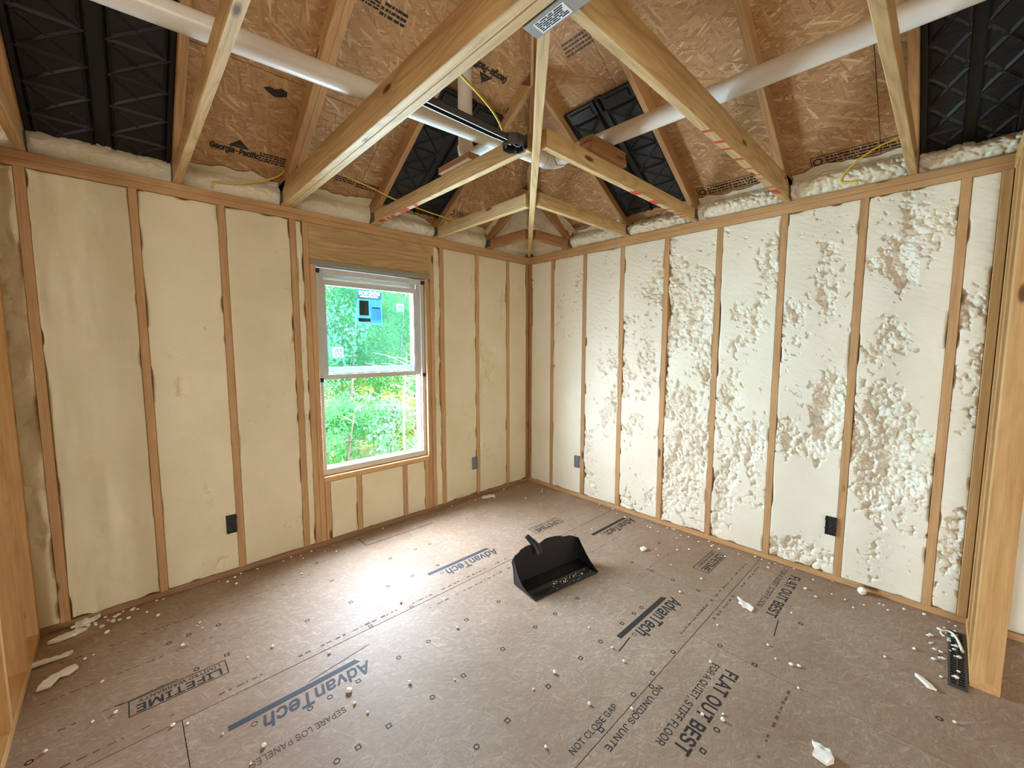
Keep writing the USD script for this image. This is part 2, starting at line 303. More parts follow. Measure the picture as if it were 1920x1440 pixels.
CI = [(-2.2, -1.428), (-2.371, -1.731), (-2.371, -2.037), (-1.717, -1.427), (-1.719, -1.729), (-1.559, -1.732), (-1.558, -2.037), (-2.352, -.222), (-2.355, -.52), (-2.601, -.825), (-2.119, -.826), (-1.748, -.524), (-1.95, -.828), (-1.624, -.526), (-2.119, -1.115), (-2.365, -1.422), (-2.693, -1.425), (-2.774, -1.425), (-2.777, -1.727), (-1.555, -2.323), (-1.726, -2.324), (-1.629, -2.357), (-1.636, -2.638), (-1.14, -2.471), (-.737, -1.737), (-.74, -1.887), (-.74, -2.036), (-.741, -2.198), (-1.15, -2.041), (-1.23, -2.039), (-.329, -1.732), (-.429, -3.246), (-.924, -3.245), (-3.172, -.522), (-3.091, -.517), (-3.092, -.834), (-3.595, -.958), (-2.963, -.529), (-.644, -2.714)]
_sq = sbox(-.011, -.011, .011, .011); _sq = flat_poly(_sq.difference(_sq.buffer(-.0045)))
_ci = shapely.Point(0, 0).buffer(.012); _ci = flat_poly(_ci.difference(shapely.Point(0, 0).buffer(.0075)))
for pts, m in ((SQ, _sq), (CI, _ci)):
    for x, y in pts: part(FL, 'fastener_mark', mv(m, x, y), INK)

# ------------------------------------------------------------------ spray foam surfaces
def cells(u, v, size, seed, jitter=.5):
    """Distance to the nearest of a jittered grid of points, in cell sizes."""
    r = np.random.default_rng(seed); nu, nv = int(np.ptp(u)/size)+4, int(np.ptp(v)/size)+4
    gu, gv = np.meshgrid(np.arange(nu), np.arange(nv), indexing='ij')
    P = np.column_stack([gu.ravel(), gv.ravel()])+r.uniform(-jitter, jitter, (nu*nv, 2))
    P = P*size+[u.min()-size*1.5, v.min()-size*1.5]
    d, _ = cKDTree(P).query(np.column_stack([u.ravel(), v.ravel()])); return (d/size).reshape(u.shape)
def popcorn(u, v, size, seed):
    w = .35*size*(meshkit.noise(np.stack([u/size*.7, v/size*.7, u*0+seed], -1), seed)-.5)
    return np.sqrt(np.maximum(0, 1-(cells(u+w, v-w, size, seed)/.78)**2))
def lumps(u, v, seed, big=.033, small=.013):
    return .70*popcorn(u, v, big, seed)+.30*popcorn(u, v, small, seed+1)
def foam_height(u, v, bias, seed, amp=.020, patch=None, soft=0.):
    """How far the foam stands in front of (+) or behind (-) the trimmed face."""
    low = meshkit.fbm(np.stack([u*3.6, v*2.3, u*0+seed*3.1], -1), 3, seed)-.5
    mid = meshkit.fbm(np.stack([u*11, v*8, u*0+seed], -1), 2, seed+5)-.5
    p = bias+.13*low+.055*mid+amp*(lumps(u, v, seed)-.5)
    if patch is not None: p = p-patch(u, v)
    cut = .0016*(meshkit.noise(np.stack([u*22+v*9, v*60-u*30, u*0], -1), seed)-.5)+.003*low
    h = np.minimum(cut, p)
    und = meshkit.fbm(np.stack([u*9, v*1.6, u*0+seed], -1), 3, seed+4)-.5
    return h*(1-soft)+soft*(.045*und+.02*low+.012*mid)
def foam_bay(parent, axis, a, b, z0, z1, bias, seed, res, matl, amp=.02, patch=None, soft=0., face=-.002):
    n, m = max(6, int((b-a)/res)), max(6, int((z1-z0)/res))
    U, V = np.meshgrid(np.linspace(a, b, n), np.linspace(z0, z1, m), indexing='ij')
    h = foam_height(U, V, bias, seed, amp, patch, soft)
    e = np.minimum(np.minimum(U-a, b-U), np.minimum(V-z0, z1-V))
    gap = meshkit.noise(np.stack([U*14, V*9, U*0+seed], -1), seed+9)
    h = h-np.exp(-(e/.007)**2)*(.0012+.05*np.clip(gap-.62, 0, 1)*2)
    h = np.maximum(h, -.07)+face
    P = np.stack([U, -h, V] if axis == 'y' else [-h, U, V], -1)
    return part(parent, 'foam_panel', skirt(P, np.array([0, .05, 0] if axis == 'y' else [.05, 0, 0]), flip=axis != 'y'), matl, True)

# ------------------------------------------------------------------ left wall (with the window)
WL = struct('wall_left')
def stud(parent, axis, c, z0=T, z1=STUDTOP, matl=STUD, face=0., name='stud'):
    c0 = (c, face+WD/2, z0) if axis == 'y' else (face+WD/2, c, z0)
    return board(parent, name, c0, (c0[0], c0[1], z1), (0, 1, 0) if axis == 'y' else (1, 0, 0), WD, T, matl)
def plates(parent, axis, a, b, matl=STUD):
    for nm, z, f in (('bottom_plate', T/2, .001), ('top_plate', STUDTOP+T/2, .0015), ('top_plate', STUDTOP+1.5*T, -.001)):
        p, q = ((a, f+WD/2, z), (b, f+WD/2, z)) if axis == 'y' else ((f+WD/2, a, z), (f+WD/2, b, z))
        board(parent, nm, p, q, (0, 1, 0) if axis == 'y' else (1, 0, 0), WD, T, BOTW if axis == 'y' and nm == 'bottom_plate' else matl)
plates(WL, 'y', -4.6, .138)
for i in (0, 1, 2, 3, 6, 7, 8): stud(WL, 'y', XL[i])
for c in (-3.968, -4.374): stud(WL, 'y', c)
stud(WL, 'y', -.019, matl=DARKW, name='corner_stud')
KL, JL, JR, KR = -2.2595, -2.2205, -1.2695, -1.2275
for c in (KL, KR): stud(WL, 'y', c, name='king_stud')
for c in (JL, JR): stud(WL, 'y', c, z1=2.10, name='jack_stud')
for c in (-2.180, XL[4], XL[5], -1.309): stud(WL, 'y', c, z1=.490, name='cripple_stud')
board(WL, 'rough_sill', (-2.2015, WD/2-.001, .509), (-1.2885, WD/2-.001, .509), (0, 1, 0), WD, T, STUD2)
board(WL, 'header', (-2.2405, .024, 2.263), (-1.2465, .024, 2.263), (0, 0, 1), .248, .044, HEAD)
board(WL, 'header_plate', (-2.2405, WD/2-.010, 2.119), (-1.2465, WD/2-.010, 2.119), (0, 1, 0), WD, T, plain('weathered_wood', '#8b8068', .7, bump=(40., .3, .002)))
part(WL, 'sheathing', cat([box_mesh((-9.1, .141, -.2), (-2.20, .155, DECK0-.05)), box_mesh((-1.287, .141, -.2), (.155, .155, DECK0-.05)), box_mesh((-2.20, .141, -.2), (-1.287, .155, .53)), box_mesh((-2.20, .141, 2.095), (-1.287, .155, DECK0-.05))]), SHEATH)
H = T/2+.0005
def soft_patch(u, v): return 0
lb = [  # a, b, bias, seed, soft, amp
    (-3.95, XL[0]-H, .002, 11, .3, .012), (XL[0]+H, XL[1]-H, .012, 12, .75, .012), (XL[1]+H, XL[2]-H, .022, 13, .1, .010), (XL[2]+H, XL[3]-H, .014, 14, .1, .012),
    (XL[3]+H, KL-H, .0, 15, .3, .012), (KR+H, XL[6]-H, .004, 16, .2, .010), (XL[6]+H, XL[7]-H, .022, 17, .1, .008), (XL[7]+H, XL[8]-H, .020, 18, .1, .008), (XL[8]+H, -.039, .016, 19, .1, .010)]
for a, b, bias, seed, soft, amp in lb:
    foam_bay(WL, 'y', a, b, T+.001, STUDTOP-.001, bias, seed, .006 if a < -2.2 else .008, FOAML, amp, soft=soft)
for a, b, seed in ((-2.160, XL[4]-H, 21), (XL[4]+H, XL[5]-H, 22), (XL[5]+H, -1.329, 23)):
    foam_bay(WL, 'y', a, b, T+.001, .489, .045, seed, .007, FOAML, .012)

# ------------------------------------------------------------------ right wall
WR = struct('wall_right')
plates(WR, 'x', -5.0, .0)
for i in range(8): stud(WR, 'x', YR[i])
stud(WR, 'x', -.019-.0, matl=DARKW, name='corner_stud')
stud(WR, 'x', -3.318, matl=STUD2); stud(WR, 'x', -3.45, matl=STUD); stud(WR, 'x', -3.99); stud(WR, 'x', -4.40)
part(WR, 'sheathing', box_mesh((.141, -9.1, -.2), (.155, .155, DECK0-.05)), SHEATH)
def gauss(u0, v0, su, sv, k): return lambda u, v: k*np.exp(-((u-u0)/su)**2-((v-v0)/sv)**2)
def sumf(*fs): return lambda u, v: sum(f(u, v) for f in fs)
# (patch: where the foam fell short of the saw and kept its popcorn skin)
rb = [(-.039, YR[0], .024, 31, None), (YR[0], YR[1], .020, 32, None),
      (YR[1], YR[2], .013, 33, gauss(-.95, 1.5, .14, .8, .016)), (YR[2], YR[3], .013, 34, sumf(gauss(-1.45, 2.0, .14, .25, .035), gauss(-1.3, .6, .2, .5, .014), gauss(-1.47, 1.5, .1, .3, .012))),
      (YR[3], YR[4], -.012, 35, gauss(-1.75, 2.38, .2, .16, -.06)), (YR[4], YR[5], .010, 36, sumf(gauss(-2.25, 2.05, .12, .2, .03), gauss(-2.05, 1.2, .16, .4, .022), gauss(-2.15, .75, .2, .35, .02))),
      (YR[5], YR[6], .013, 37, sumf(gauss(-2.60, 2.0, .10, .35, .022), gauss(-2.68, 1.15, .09, .26, .045), gauss(-2.5, 1.3, .1, .2, .012), gauss(-2.6, .16, .2, .12, .03))),
      (YR[6], YR[7], .002, 38, sumf(gauss(-2.96, 1.95, .085, .28, .045), gauss(-2.93, 1.05, .17, .55, .034), gauss(-2.97, .15, .2, .45, .016), gauss(-3.1, 1.5, .06, .3, -.02))), (YR[7], -3.318, .016, 39, gauss(-3.2, .4, .2, .35, .022))]
for k, (b, a, bias, seed, pt) in enumerate(rb):
    foam_bay(WR, 'x', a+H, b-H if k else b, T+.001, STUDTOP-.001, bias, seed, .0075 if k < 3 else (.0055 if k < 6 else .0045), FOAMR, .034, patch=pt)
foam_bay(WR, 'x', -3.971, -3.47, T+.001, STUDTOP-.001, .03, 40, .012, FOAMR, .02)
part(WR, 'foam_panel', box_mesh((.01, -9.0, T), (.06, -4.42, STUDTOP)), FOAMR)

# ------------------------------------------------------------------ partitions
WP = struct('wall_partition_left')
PD = .089
def pstud_l(y, name='stud'): board(WP, name, (PX-PD/2, y, T), (PX-PD/2, y, STUDTOP), (1, 0, 0), PD, T, STUD2)
for y in (-.020, -.354+.0, -.763, -1.17, -1.58, -1.98, -2.39, -2.8): pstud_l(y)
for nm, z in (('bottom_plate', T/2), ('top_plate', STUDTOP+T/2), ('top_plate', STUDTOP+1.5*T)):
    board(WP, nm, (PX-PD/2, -.0005, z), (PX-PD/2, -3.0, z), (1, 0, 0), PD, T, STUD2)
WQ = struct('wall_partition_right')
def pstud_r(x, name='stud', z1=STUDTOP, y=PY): board(WQ, name, (x, y-PD/2, T), (x, y-PD/2, z1), (0, 1, 0), PD, T, STUD2)
pstud_r(-.020, y=PY-.004); pstud_r(-.300); pstud_r(-.5325, 'king_stud'); pstud_r(-.5715, 'jack_stud', 2.06)
for nm, z in (('bottom_plate', T/2), ):
    board(WQ, nm, (-.0005, PY-PD/2, z), (-.5905, PY-PD/2, z), (0, 1, 0), PD, T, STUD2)
for z in (STUDTOP+T/2, STUDTOP+1.5*T): board(WQ, 'top_plate', (-.0015, PY-PD/2, z), (-2.2, PY-PD/2, z), (0, 1, 0), PD, T, STUD2)

# far walls of the house behind the camera, with their two window openings
WB = struct('wall_back')
part(WB, 'sheathing', cat([box_mesh((-9.1, -9.1, -.2), (.155, -9.0, .9)), box_mesh((-9.1, -9.1, 2.1), (.155, -9.0, 2.66)), box_mesh((-9.1, -9.1, .9), (-4.9, -9.0, 2.1)), box_mesh((-3.5, -9.1, .9), (.155, -9.0, 2.1))]), FOAML)
WS = struct('wall_side')
part(WS, 'sheathing', cat([box_mesh((-9.1, -9.0, -.2), (-9.0, .155, .9)), box_mesh((-9.1, -9.0, 2.1), (-9.0, .155, 2.66)), box_mesh((-9.1, -9.0, .9), (-9.0, -4.9, 2.1)), box_mesh((-9.1, -3.5, .9), (-9.0, .155, 2.1))]), FOAML)

# ------------------------------------------------------------------ roof deck (hip roof, rise .6)
CE = struct('ceiling')
SL = math.hypot(1, PITCHK)
ML = frame((0, 0, DECK0), (1, 0, 0), (0, PITCHK, 1))            # local x = world x, local -y ... slope up is -y in plan
def plane_frame(side):
    if side == 'L': u, s = np.array([1., 0, 0]), np.array([0, -1, PITCHK])/SL
    else: u, s = np.array([0, -1., 0]), np.array([-1, 0, PITCHK])/SL
    M = np.eye(4); M[:3, 0], M[:3, 1], M[:3, 2] = u, s, np.cross(u, s); M[:3, 3] = (0, 0, DECK0); return M   # z of the frame points down into the room
PF = {'L': plane_frame('L'), 'R': plane_frame('R')}
def deck_region(side):
    # in (u, slope) coordinates; slope distance = d*SL
    e = -.5
    if side == 'L': pts = [(.5, e), (-9.5, e), (-4.5, 4.5)]
    else: pts = [(-.5, e), (9.5, e), (4.5, 4.5)]
    return Polygon([(u, d*SL) for u, d in pts])
seams = [-.52, .573, 1.618, 2.663, 3.708, 4.6]
for side in 'LR':
    reg = deck_region(side)
    for r, (d0, d1) in enumerate(zip(seams, seams[1:])):
        off = (0., 1.22)[r % 2]+(.35 if side == 'L' else .2)
        xs = np.arange(-12, 12, 2.438)+off
        for xa, xb in zip(xs, xs[1:]):
            q = sbox(xa+.0015, d0*SL+.002, xb-.0015, d1*SL-.002).intersection(reg)
            if q.is_empty or q.area < .003: continue
            m = trimesh.creation.extrude_polygon(q, .011, engine='earcut'); m.apply_translation((0, 0, -.011))
            part(CE, 'deck_panel', m, DECK, False, PF[side])
    m = trimesh.creation.extrude_polygon(reg, .01, engine='earcut'); m.apply_translation((0, 0, -.023))
    part(CE, 'roofing_felt', m, INK, False, PF[side])
for pts in ([(-9.5, .5), (-9.5, -9.5), (-4.5, -4.5)], [(-9.5, -9.5), (.5, -9.5), (-4.5, -4.5)]):
    z = [DECK0-.3, DECK0-.3, DECK0+2.7]
    a = np.array([(*p, q) for p, q in zip(pts, z)]); b = a+[0, 0, .02]
    part(CE, 'deck_panel', trimesh.Trimesh(np.vstack([a, b]), [(0, 2, 1), (3, 4, 5), (0, 1, 4), (0, 4, 3), (1, 2, 5), (1, 5, 4), (2, 0, 3), (2, 3, 5)], process=False), DECK)
def print_deck(side, ms, u, d, matl=INK, rot=False, name='printed_lettering'):
    M = PF[side].copy()
    if rot: M = M @ np.diag([-1., -1, 1, 1])
    o = PF[side] @ np.array([u, d*SL, .0008, 1]); M[:3, 3] = o[:3]
    return part(CE, name, cat(ms), matl, False, M)
def gp_logo(h=.055):
    tri = Polygon([(0, 0), (h*2.0, 0), (h*1.0, h)]).difference(Polygon([(h*.45, h*.22), (h*1.55, h*.22), (h*1.0, h*.34)]))
    return flat_poly(tri)
def georgia(w=.25): return [heavy(text('Georgia-Pacific', .038, w), .0016), mv(gp_logo(), w*.34, .045), mv(text('GP', .015), w*.46, .05)]
def fine_print(w, h, rows, seed):
    r = random.Random(seed); out = []
    for k in range(rows):
        x, y = 0, h*(rows-1-k)/rows
        while x < w-.01:
            q = r.uniform(.008, .035); q = min(q, w-x); out.append(flat_poly(sbox(x, y, x+q, y+h/rows*.55))); x += q+r.uniform(.003, .008)
    return out
def bordered(w, h, seed, t=.004):
    f = Polygon([(0, 0), (w, 0), (w, h), (0, h)]); f = f.difference(f.buffer(-t))
    return [flat_poly(f), flat_poly(shapely.Point(.035, h/2).buffer(.026).difference(shapely.Point(.035, h/2).buffer(.017)))]+[mv(m, .075, .012) for m in fine_print(w-.1, h-.018, 3, seed)]
print_deck('L', georgia(), -2.80, .098); print_deck('L', fine_print(.15, .07, 4, 1), -2.55, .092)
print_deck('L', fine_print(.14, .05, 3, 2), -2.085, .10); print_deck('L', fine_print(.17, .06, 3, 3), -1.93, .09)
print_deck('L', georgia(.28), -1.30, 1.06, rot=True)
print_deck('L', fine_print(.14, .075, 3, 5)+[mv(m, .15, .0) for m in fine_print(.12, .06, 4, 6)], -2.03, 1.07, rot=True)
print_deck('L', bordered(.30, .07, 7), -1.10, .06); print_deck('R', bordered(.42, .085, 8), 1.80, .005); print_deck('R', bordered(.46, .08, 9), 2.50, .005)
print_deck('R', fine_print(.20, .09, 4, 10), 1.42, 1.12, INKF); print_deck('R', fine_print(.22, .05, 3, 11), .62, .02)
blob = Polygon([(0, .0), (.03, .018), (.055, .012), (.085, .03), (.115, .022), (.12, -.005), (.09, -.022), (.06, -.03), (.03, -.018)])
print_deck('L', [flat_poly(blob)], -2.60, .495, name='dark_knot')

# ------------------------------------------------------------------ roof trusses
def rz(d): return RAFT0+PITCHK*d
def truss(side, c, label, d_end, rd_end, ply=1, wid=.0889, matl=CHORD, rmat=RAFT, group='roof trusses', start=-.10, rafter=True):
    """side L: along -y at x = c; side R: along -x at y = c. d is the distance from the wall face."""
    P = (lambda d, z, o=0: (c+o, -d, z)) if side == 'L' else (lambda d, z, o=0: (-d, c+o, z))
    t = thing('roof_truss', label, 'roof truss', group)
    offs = [0.] if ply == 1 else [-.0193, .0193]
    rw = .0889
    for o in offs:
        board(t, 'bottom_chord', P(start, PLATE+wid/2, o), P(d_end, PLATE+wid/2, o), (0, 0, 1), wid, T, matl)
        if rafter:
            h = rw/2*SL
            sg = PITCHK
            board(t, 'top_chord', P(-.12, rz(-.12)+h, o), P(rd_end, rz(rd_end)+h, o), (0, 0, 1), rw, T, rmat, s0=-sg, s1=-sg) if rd_end > .2 else None
    for s in (-1, 1):                                    # the toothed connector plate at the heel
        off = s*(T/2*ply+.001*(1 if ply == 1 else 1.6))
        a = P(.02, PLATE+.015, off); n = np.array(P(0, 0, 1.))-np.array(P(0, 0, 0.))
        x = np.array(P(1., 0))-np.array(P(0., 0)); M = np.eye(4); M[:3, 0], M[:3, 1], M[:3, 2], M[:3, 3] = x, (0, 0, 1), np.cross(x, (0, 0, 1)), a
        part(t, 'gusset_plate', box_mesh((-.10, 0, -.0006), (.022, .070, .0006)), DSTEEL, False, M)
    return t
XJ = {1: -.565, 2: -1.165, 3: -1.745, 4: -2.955, 5: -3.552}
YJ = {1: -.545, 2: -1.180, 3: -1.765, 4: -2.970, 5: -3.375, 6: -3.9}
XD, YD = -2.365, -2.370
HH = .0275                                             # half thickness of the hip member along an axis
truss('L', XJ[5], 'hip roof truss at the far left edge, its chord just above the first stud', 4.4, 4.4)
truss('L', XJ[4], 'single pine roof truss over the second and third studs of the window wall', 4.4, 4.4)
truss('L', XD, 'doubled two-ply pine girder truss left of the window', 4.4, 4.4, ply=2, wid=.1397)
truss('L', XJ[3], 'short jack truss on the window wall with wood blocks and red crayon marks', -XJ[3]-T/2-HH-.002, -XJ[3]-T/2-HH-.002)
truss('L', XJ[2], 'short jack truss second from the corner on the window wall', -XJ[2]-T/2-HH-.002, -XJ[2]-T/2-HH-.002)
truss('L', XJ[1], 'shortest jack truss next to the corner on the window wall', -XJ[1]-T/2-HH-.002, -XJ[1]-T/2-HH-.002, matl=DARKW)
GX = -XD-.0385-.001
truss('R', YJ[1], 'shortest jack truss next to the corner on the right wall', -YJ[1]-T/2-HH-.002, -YJ[1]-T/2-HH-.002, matl=DARKW)
truss('R', YJ[2], 'short jack truss second from the corner on the right wall', -YJ[2]-T/2-HH-.002, -YJ[2]-T/2-HH-.002)
truss('R', YJ[3], 'short jack truss on the right wall with a stacked wood block on top', -YJ[3]-T/2-HH-.002, -YJ[3]-T/2-HH-.002)
truss('R', YD, 'long pine jack truss with red crayon ticks along its underside', GX-.002, GX-.002, wid=.1397)
truss('R', YJ[4], 'pine jack truss beside the black baffle above the right wall', GX-.002, GX-.002)
truss('R', YJ[5], 'roof truss above the door partition at the far right edge', GX-.002, GX-.002)
# hip truss along the diagonal
ht = thing('hip_truss', 'hip truss running diagonally from the corner to the metal hanger', 'roof truss')
dg = np.array([-1, -1, 0.])/math.sqrt(2)
DE = 2.275
board(ht, 'bottom_chord', dg*.02*1.414+[0, 0, PLATE+.0445], np.array([-DE, -DE, PLATE+.0445]), (0, 0, 1), .0889, T, CHORD)
hk = PITCHK/math.sqrt(2)
zt = lambda d: rz(d)-.012
board(ht, 'top_chord', np.array([-.02, -.02, zt(.02)+.0445]), np.array([-2.30, -2.30, zt(2.30)+.0445]), (0, 0, 1), .0889*1.0, T, RAFT, s0=-hk, s1=-hk)
for d in (1.15, 1.80): board(ht, 'web', (-d, -d, PLATE+.0895), (-d, -d, zt(d)-.003), dg, .0889, T, DARKW)
# red crayon ticks
def ticks(side, c, ds, ply=1, skew=.02):
    ms = []
    for d, w in ds:
        q = Polygon([(d-w, -T/2), (d+w, -T/2), (d+w+skew, T/2), (d-w+skew, T/2)]); ms.append(flat_poly(q, .0005))
    M = np.eye(4)
    if side == 'R': M[:3, 0], M[:3, 1], M[:3, 2], M[:3, 3] = (-1, 0, 0), (0, 1, 0), (0, 0, -1), (0, c, PLATE-.0002)
    else: M[:3, 0], M[:3, 1], M[:3, 2], M[:3, 3] = (0, -1, 0), (-1, 0, 0), (0, 0, -1), (c, 0, PLATE-.0002)
    return cat(ms), M
def truss_path(k): return '/World/roof_truss' + ('' if k == 0 else f'_{k:03d}')
for k, side, c, ds in ((9, 'R', YD, [(1.30, .011), (1.16, .013), (1.06, .012), (.90, .014), (.74, .008), (.62, .006), (.54, .006), (.36, .008), (.27, .03), (.22, .01)]),
                       (8, 'R', YJ[3], [(.86, .04), (.62, .045), (.42, .012), (.33, .010), (.25, .010), (.18, .008)]),
                       (3, 'L', XJ[3], [(.12, .012), (.17, .012), (.23, .016), (.30, .028), (.62, .02), (.50, .02), (.44, .04)])):
    for q in ds:
        m, M = ticks(side, c, [q]); part(truss_path(k), 'crayon_mark', m, REDI, False, M, label='red crayon tick')

# metal girder hanger
hg = thing('girder_hanger', 'galvanised steel girder hanger with a white label at the hip girder', 'metal hanger')
hx0, hx1, hy0, hy1, hz = XD+.0390, -2.262, -2.475, -2.232, PLATE-.0005
part(hg, 'seat', box_mesh((hx0, hy0, hz-.004), (hx1, hy1, hz)), GALV)
part(hg, 'back_flange', box_mesh((hx0-.0002, hy0, hz), (hx0+.0025, hy1, hz+.13)), DSTEEL)
part(hg, 'side_flange', box_mesh((hx0+.0026, hy0, hz), (hx1, hy0+.003, hz+.13)), GALV); part(hg, 'side_flange', box_mesh((hx0+.0026, hy1-.003, hz), (hx1-.018, hy1, hz+.10)), GALV)
lab = part(hg, 'label_sticker', box_mesh((hx0+.012, -2.375, hz-.0052), (hx1-.006, -2.262, hz-.004)), PAPER, label='white printed label')
m = cat(fine_print(.10, .04, 6, 21)); M = np.eye(4); M[:3, 0], M[:3, 1], M[:3, 2], M[:3, 3] = (0, -1, 0), (-1, 0, 0), (0, 0, -1), (hx1-.012, -2.268, hz-.0053)
part(lab, 'printed_text', m, INK, False, M)

# support blocks for the pipes
def blocks(c, side, d, L, n, label):
    t = thing('support_block', label, 'wood block')
    for k in range(n):
        z = PLATE+.0889+T*(k+.5)+.0005*(k+1); P = (lambda q: (c, -q, z)) if side == 'L' else (lambda q: (-q, c, z))
        o = .012*k
        board(t, 'block', P(d+o), P(d+L+o-.02*k), (1, 0, 0) if side == 'L' else (0, 1, 0), .0889, T, DARKW)
blocks(XJ[3], 'L', .97, .30, 1, 'short wood block under the pipe riser on the left jack truss')
blocks(YJ[3], 'R', 1.05, .34, 2, 'two stacked wood blocks carrying the white pipe on the right jack truss')

# ------------------------------------------------------------------ white plastic pipes
PR = .0445; PZ = PLATE+.0889+2*T+.002+PR+.002
def ring(p, d, r0, r1, L):
    d = np.array(d, float); d /= np.linalg.norm(d); p = np.array(p, float); return tube([p-d*L/2, p-d*L/2, p+d*L/2, p+d*L/2], [r0, r1, r1, r0], 20)
A0, A1 = np.array([-4.8, -1.06, PZ]), np.array([-1.63, -1.325, PZ]); A2 = np.array([-1.27, -1.355, PZ])
B0, B1 = np.array([-1.205, -1.46, PZ]), np.array([-1.13, -4.2, PZ]); RX, RY = -1.605, -1.00
pp = thing('drain_pipe', 'long white plastic pipe running parallel to the window wall, with riser', 'pipe')
part(pp, 'pipe', tube([A0, A1], PR, 28), PVC, 60)
part(pp, 'wye_fitting', cat([tube([A1-(A2-A1)*.12, A1-(A2-A1)*.12, A2, A2], [PR, PR*1.14, PR*1.14, PR], 28) if False else tube([A1+[-.06, .005, 0], A1+[-.06, .005, 0], A1+[.10, -.008, 0], A1+[.10, -.008, 0]], [PR, PR*1.15, PR*1.15, PR], 28), tube([A1+[.02, 0, 0], A1+[.02, .13, 0], A1+[.02, .13, 0]], [PR*1.12, PR*1.12, PR], 28)]), PVC, 60)
part(pp, 'branch_pipe', tube([A1+[.02, .08, 0], (RX, RY-.06, PZ)], PR, 28), PVC, 60)
arc = np.array([(RX, RY-.09*math.cos(a)+.0, PZ+.09-.09*math.sin(a) if False else PZ+.09*(1-math.cos(a))) for a in [0]])
el = [(RX, RY-.085+.085*math.sin(a), PZ+.085-.085*math.cos(a)) for a in np.linspace(0, math.pi/2, 8)]
part(pp, 'elbow', tube(el, PR*1.14, 28), PVC, 60)
part(pp, 'riser', tube([(RX, RY, PZ+.08), (RX, RY, DECK0+PITCHK*1.0+.35)], PR, 28), PVC, 60)
part(pp, 'flashing_ring', ring((RX, RY, DECK0+PITCHK*1.0-.02), (0, 0, 1), PR, PR*1.5, .012), PVC, 60)
part(pp, 'connector_pipe', tube([A1+[.09, -.007, 0], A2], PR, 28), PVC, 60)
pq = thing('drain_pipe', 'long white plastic pipe running parallel to the right wall', 'pipe')
el = [A2+[0, 0, 0]]+[np.array([A2[0]+.075*math.sin(a), A2[1]-.075*(1-math.cos(a))-.0, PZ]) for a in np.linspace(.1, math.pi/2, 8)]+[B0+[-.0, .02, 0]]
part(pq, 'elbow', tube(el, PR*1.14, 28), PVC, 60)
part(pq, 'pipe', tube([B0+[0, .03, 0], B1], PR, 28), PVC, 60)

# ------------------------------------------------------------------ fan brace bar with junction box
fb = thing('fan_brace', 'steel brace bar with an octagonal ceiling box near the hip', 'ceiling box')
by, bz = -1.672, PLATE+.012; bx0, bx1 = XD+.0392, XJ[3]-.0192
def channel(x0, x1, w, h, t, y, z):
    return cat([box_mesh((x0, y-w/2, z), (x1, y-w/2+t, z+h)), box_mesh((x0, y+w/2-t, z), (x1, y+w/2, z+h)), box_mesh((x0, y-w/2, z+h-t), (x1, y+w/2, z+h)),
        ])
def lips(x0, x1, w, y, z): return [box_mesh((x0, y-w/2-.0006, z-.0012), (x1, y-w/2+.0045, z)), box_mesh((x0, y+w/2-.0045, z-.0012), (x1, y+w/2+.0006, z))]
part(fb, 'bar', channel(bx0, bx0+.40, .034, .030, .0015, by, bz), DSTEEL); part(fb, 'sliding_bar', channel(bx0+.36, bx1-.07, .0295, .0262, .0015, by, bz+.0015), DSTEEL)
LIP = plain('bright_lip', '#e6e6e2', .3, metal=.2)
for q in lips(bx0, bx0+.40, .034, by, bz)+lips(bx0+.40, bx1-.07, .0295, by, bz+.0015): part(fb, 'rolled_edge', q, LIP, label='bright rolled edge')
part(fb, 'end_plate', box_mesh((bx0-.0002, by-.03, bz-.005), (bx0+.002, by+.03, bz+.06)), DSTEEL); part(fb, 'end_plate', box_mesh((bx1-.002, by-.03, bz-.005), (bx1, by+.03, bz+.06)), DSTEEL)
oc = Polygon([(.05*math.cos(a)/math.cos(math.pi/8), .05*math.sin(a)/math.cos(math.pi/8)) for a in np.arange(8)*math.pi/4+math.pi/8])
wall = trimesh.creation.extrude_polygon(oc.difference(oc.buffer(-.0018)), .05, engine='earcut'); lid = trimesh.creation.extrude_polygon(oc, .0018, engine='earcut'); lid.apply_translation((0, 0, .05))
jb = cat([wall, lid]); jb.apply_translation((bx1-.068, by, bz-.020)); part(fb, 'octagon_box', jb, DSTEEL)
for q in (0, 1, 2): part(fb, 'screw', trimesh.creation.cylinder(.004, .012, sections=10, transform=trimesh.transformations.translation_matrix((bx1-.068+(-.03, .005, .032)[q], by+(.02, -.03, .018)[q], bz-.012))), STEEL)
part(fb, 'mounting_clip', box_mesh((bx1-.016, by-.02, bz-.022), (bx1-.003, by+.018, bz-.005)), GALV)
part(fb, 'wire_lead', tube(spline([(bx1-.08, by, bz+.02), (bx1-.075, by-.01, bz-.005), (bx1-.05, by-.02, bz-.012), (bx1-.04, by-.015, bz+.01)]), .0018, 6), PAPER, 60)

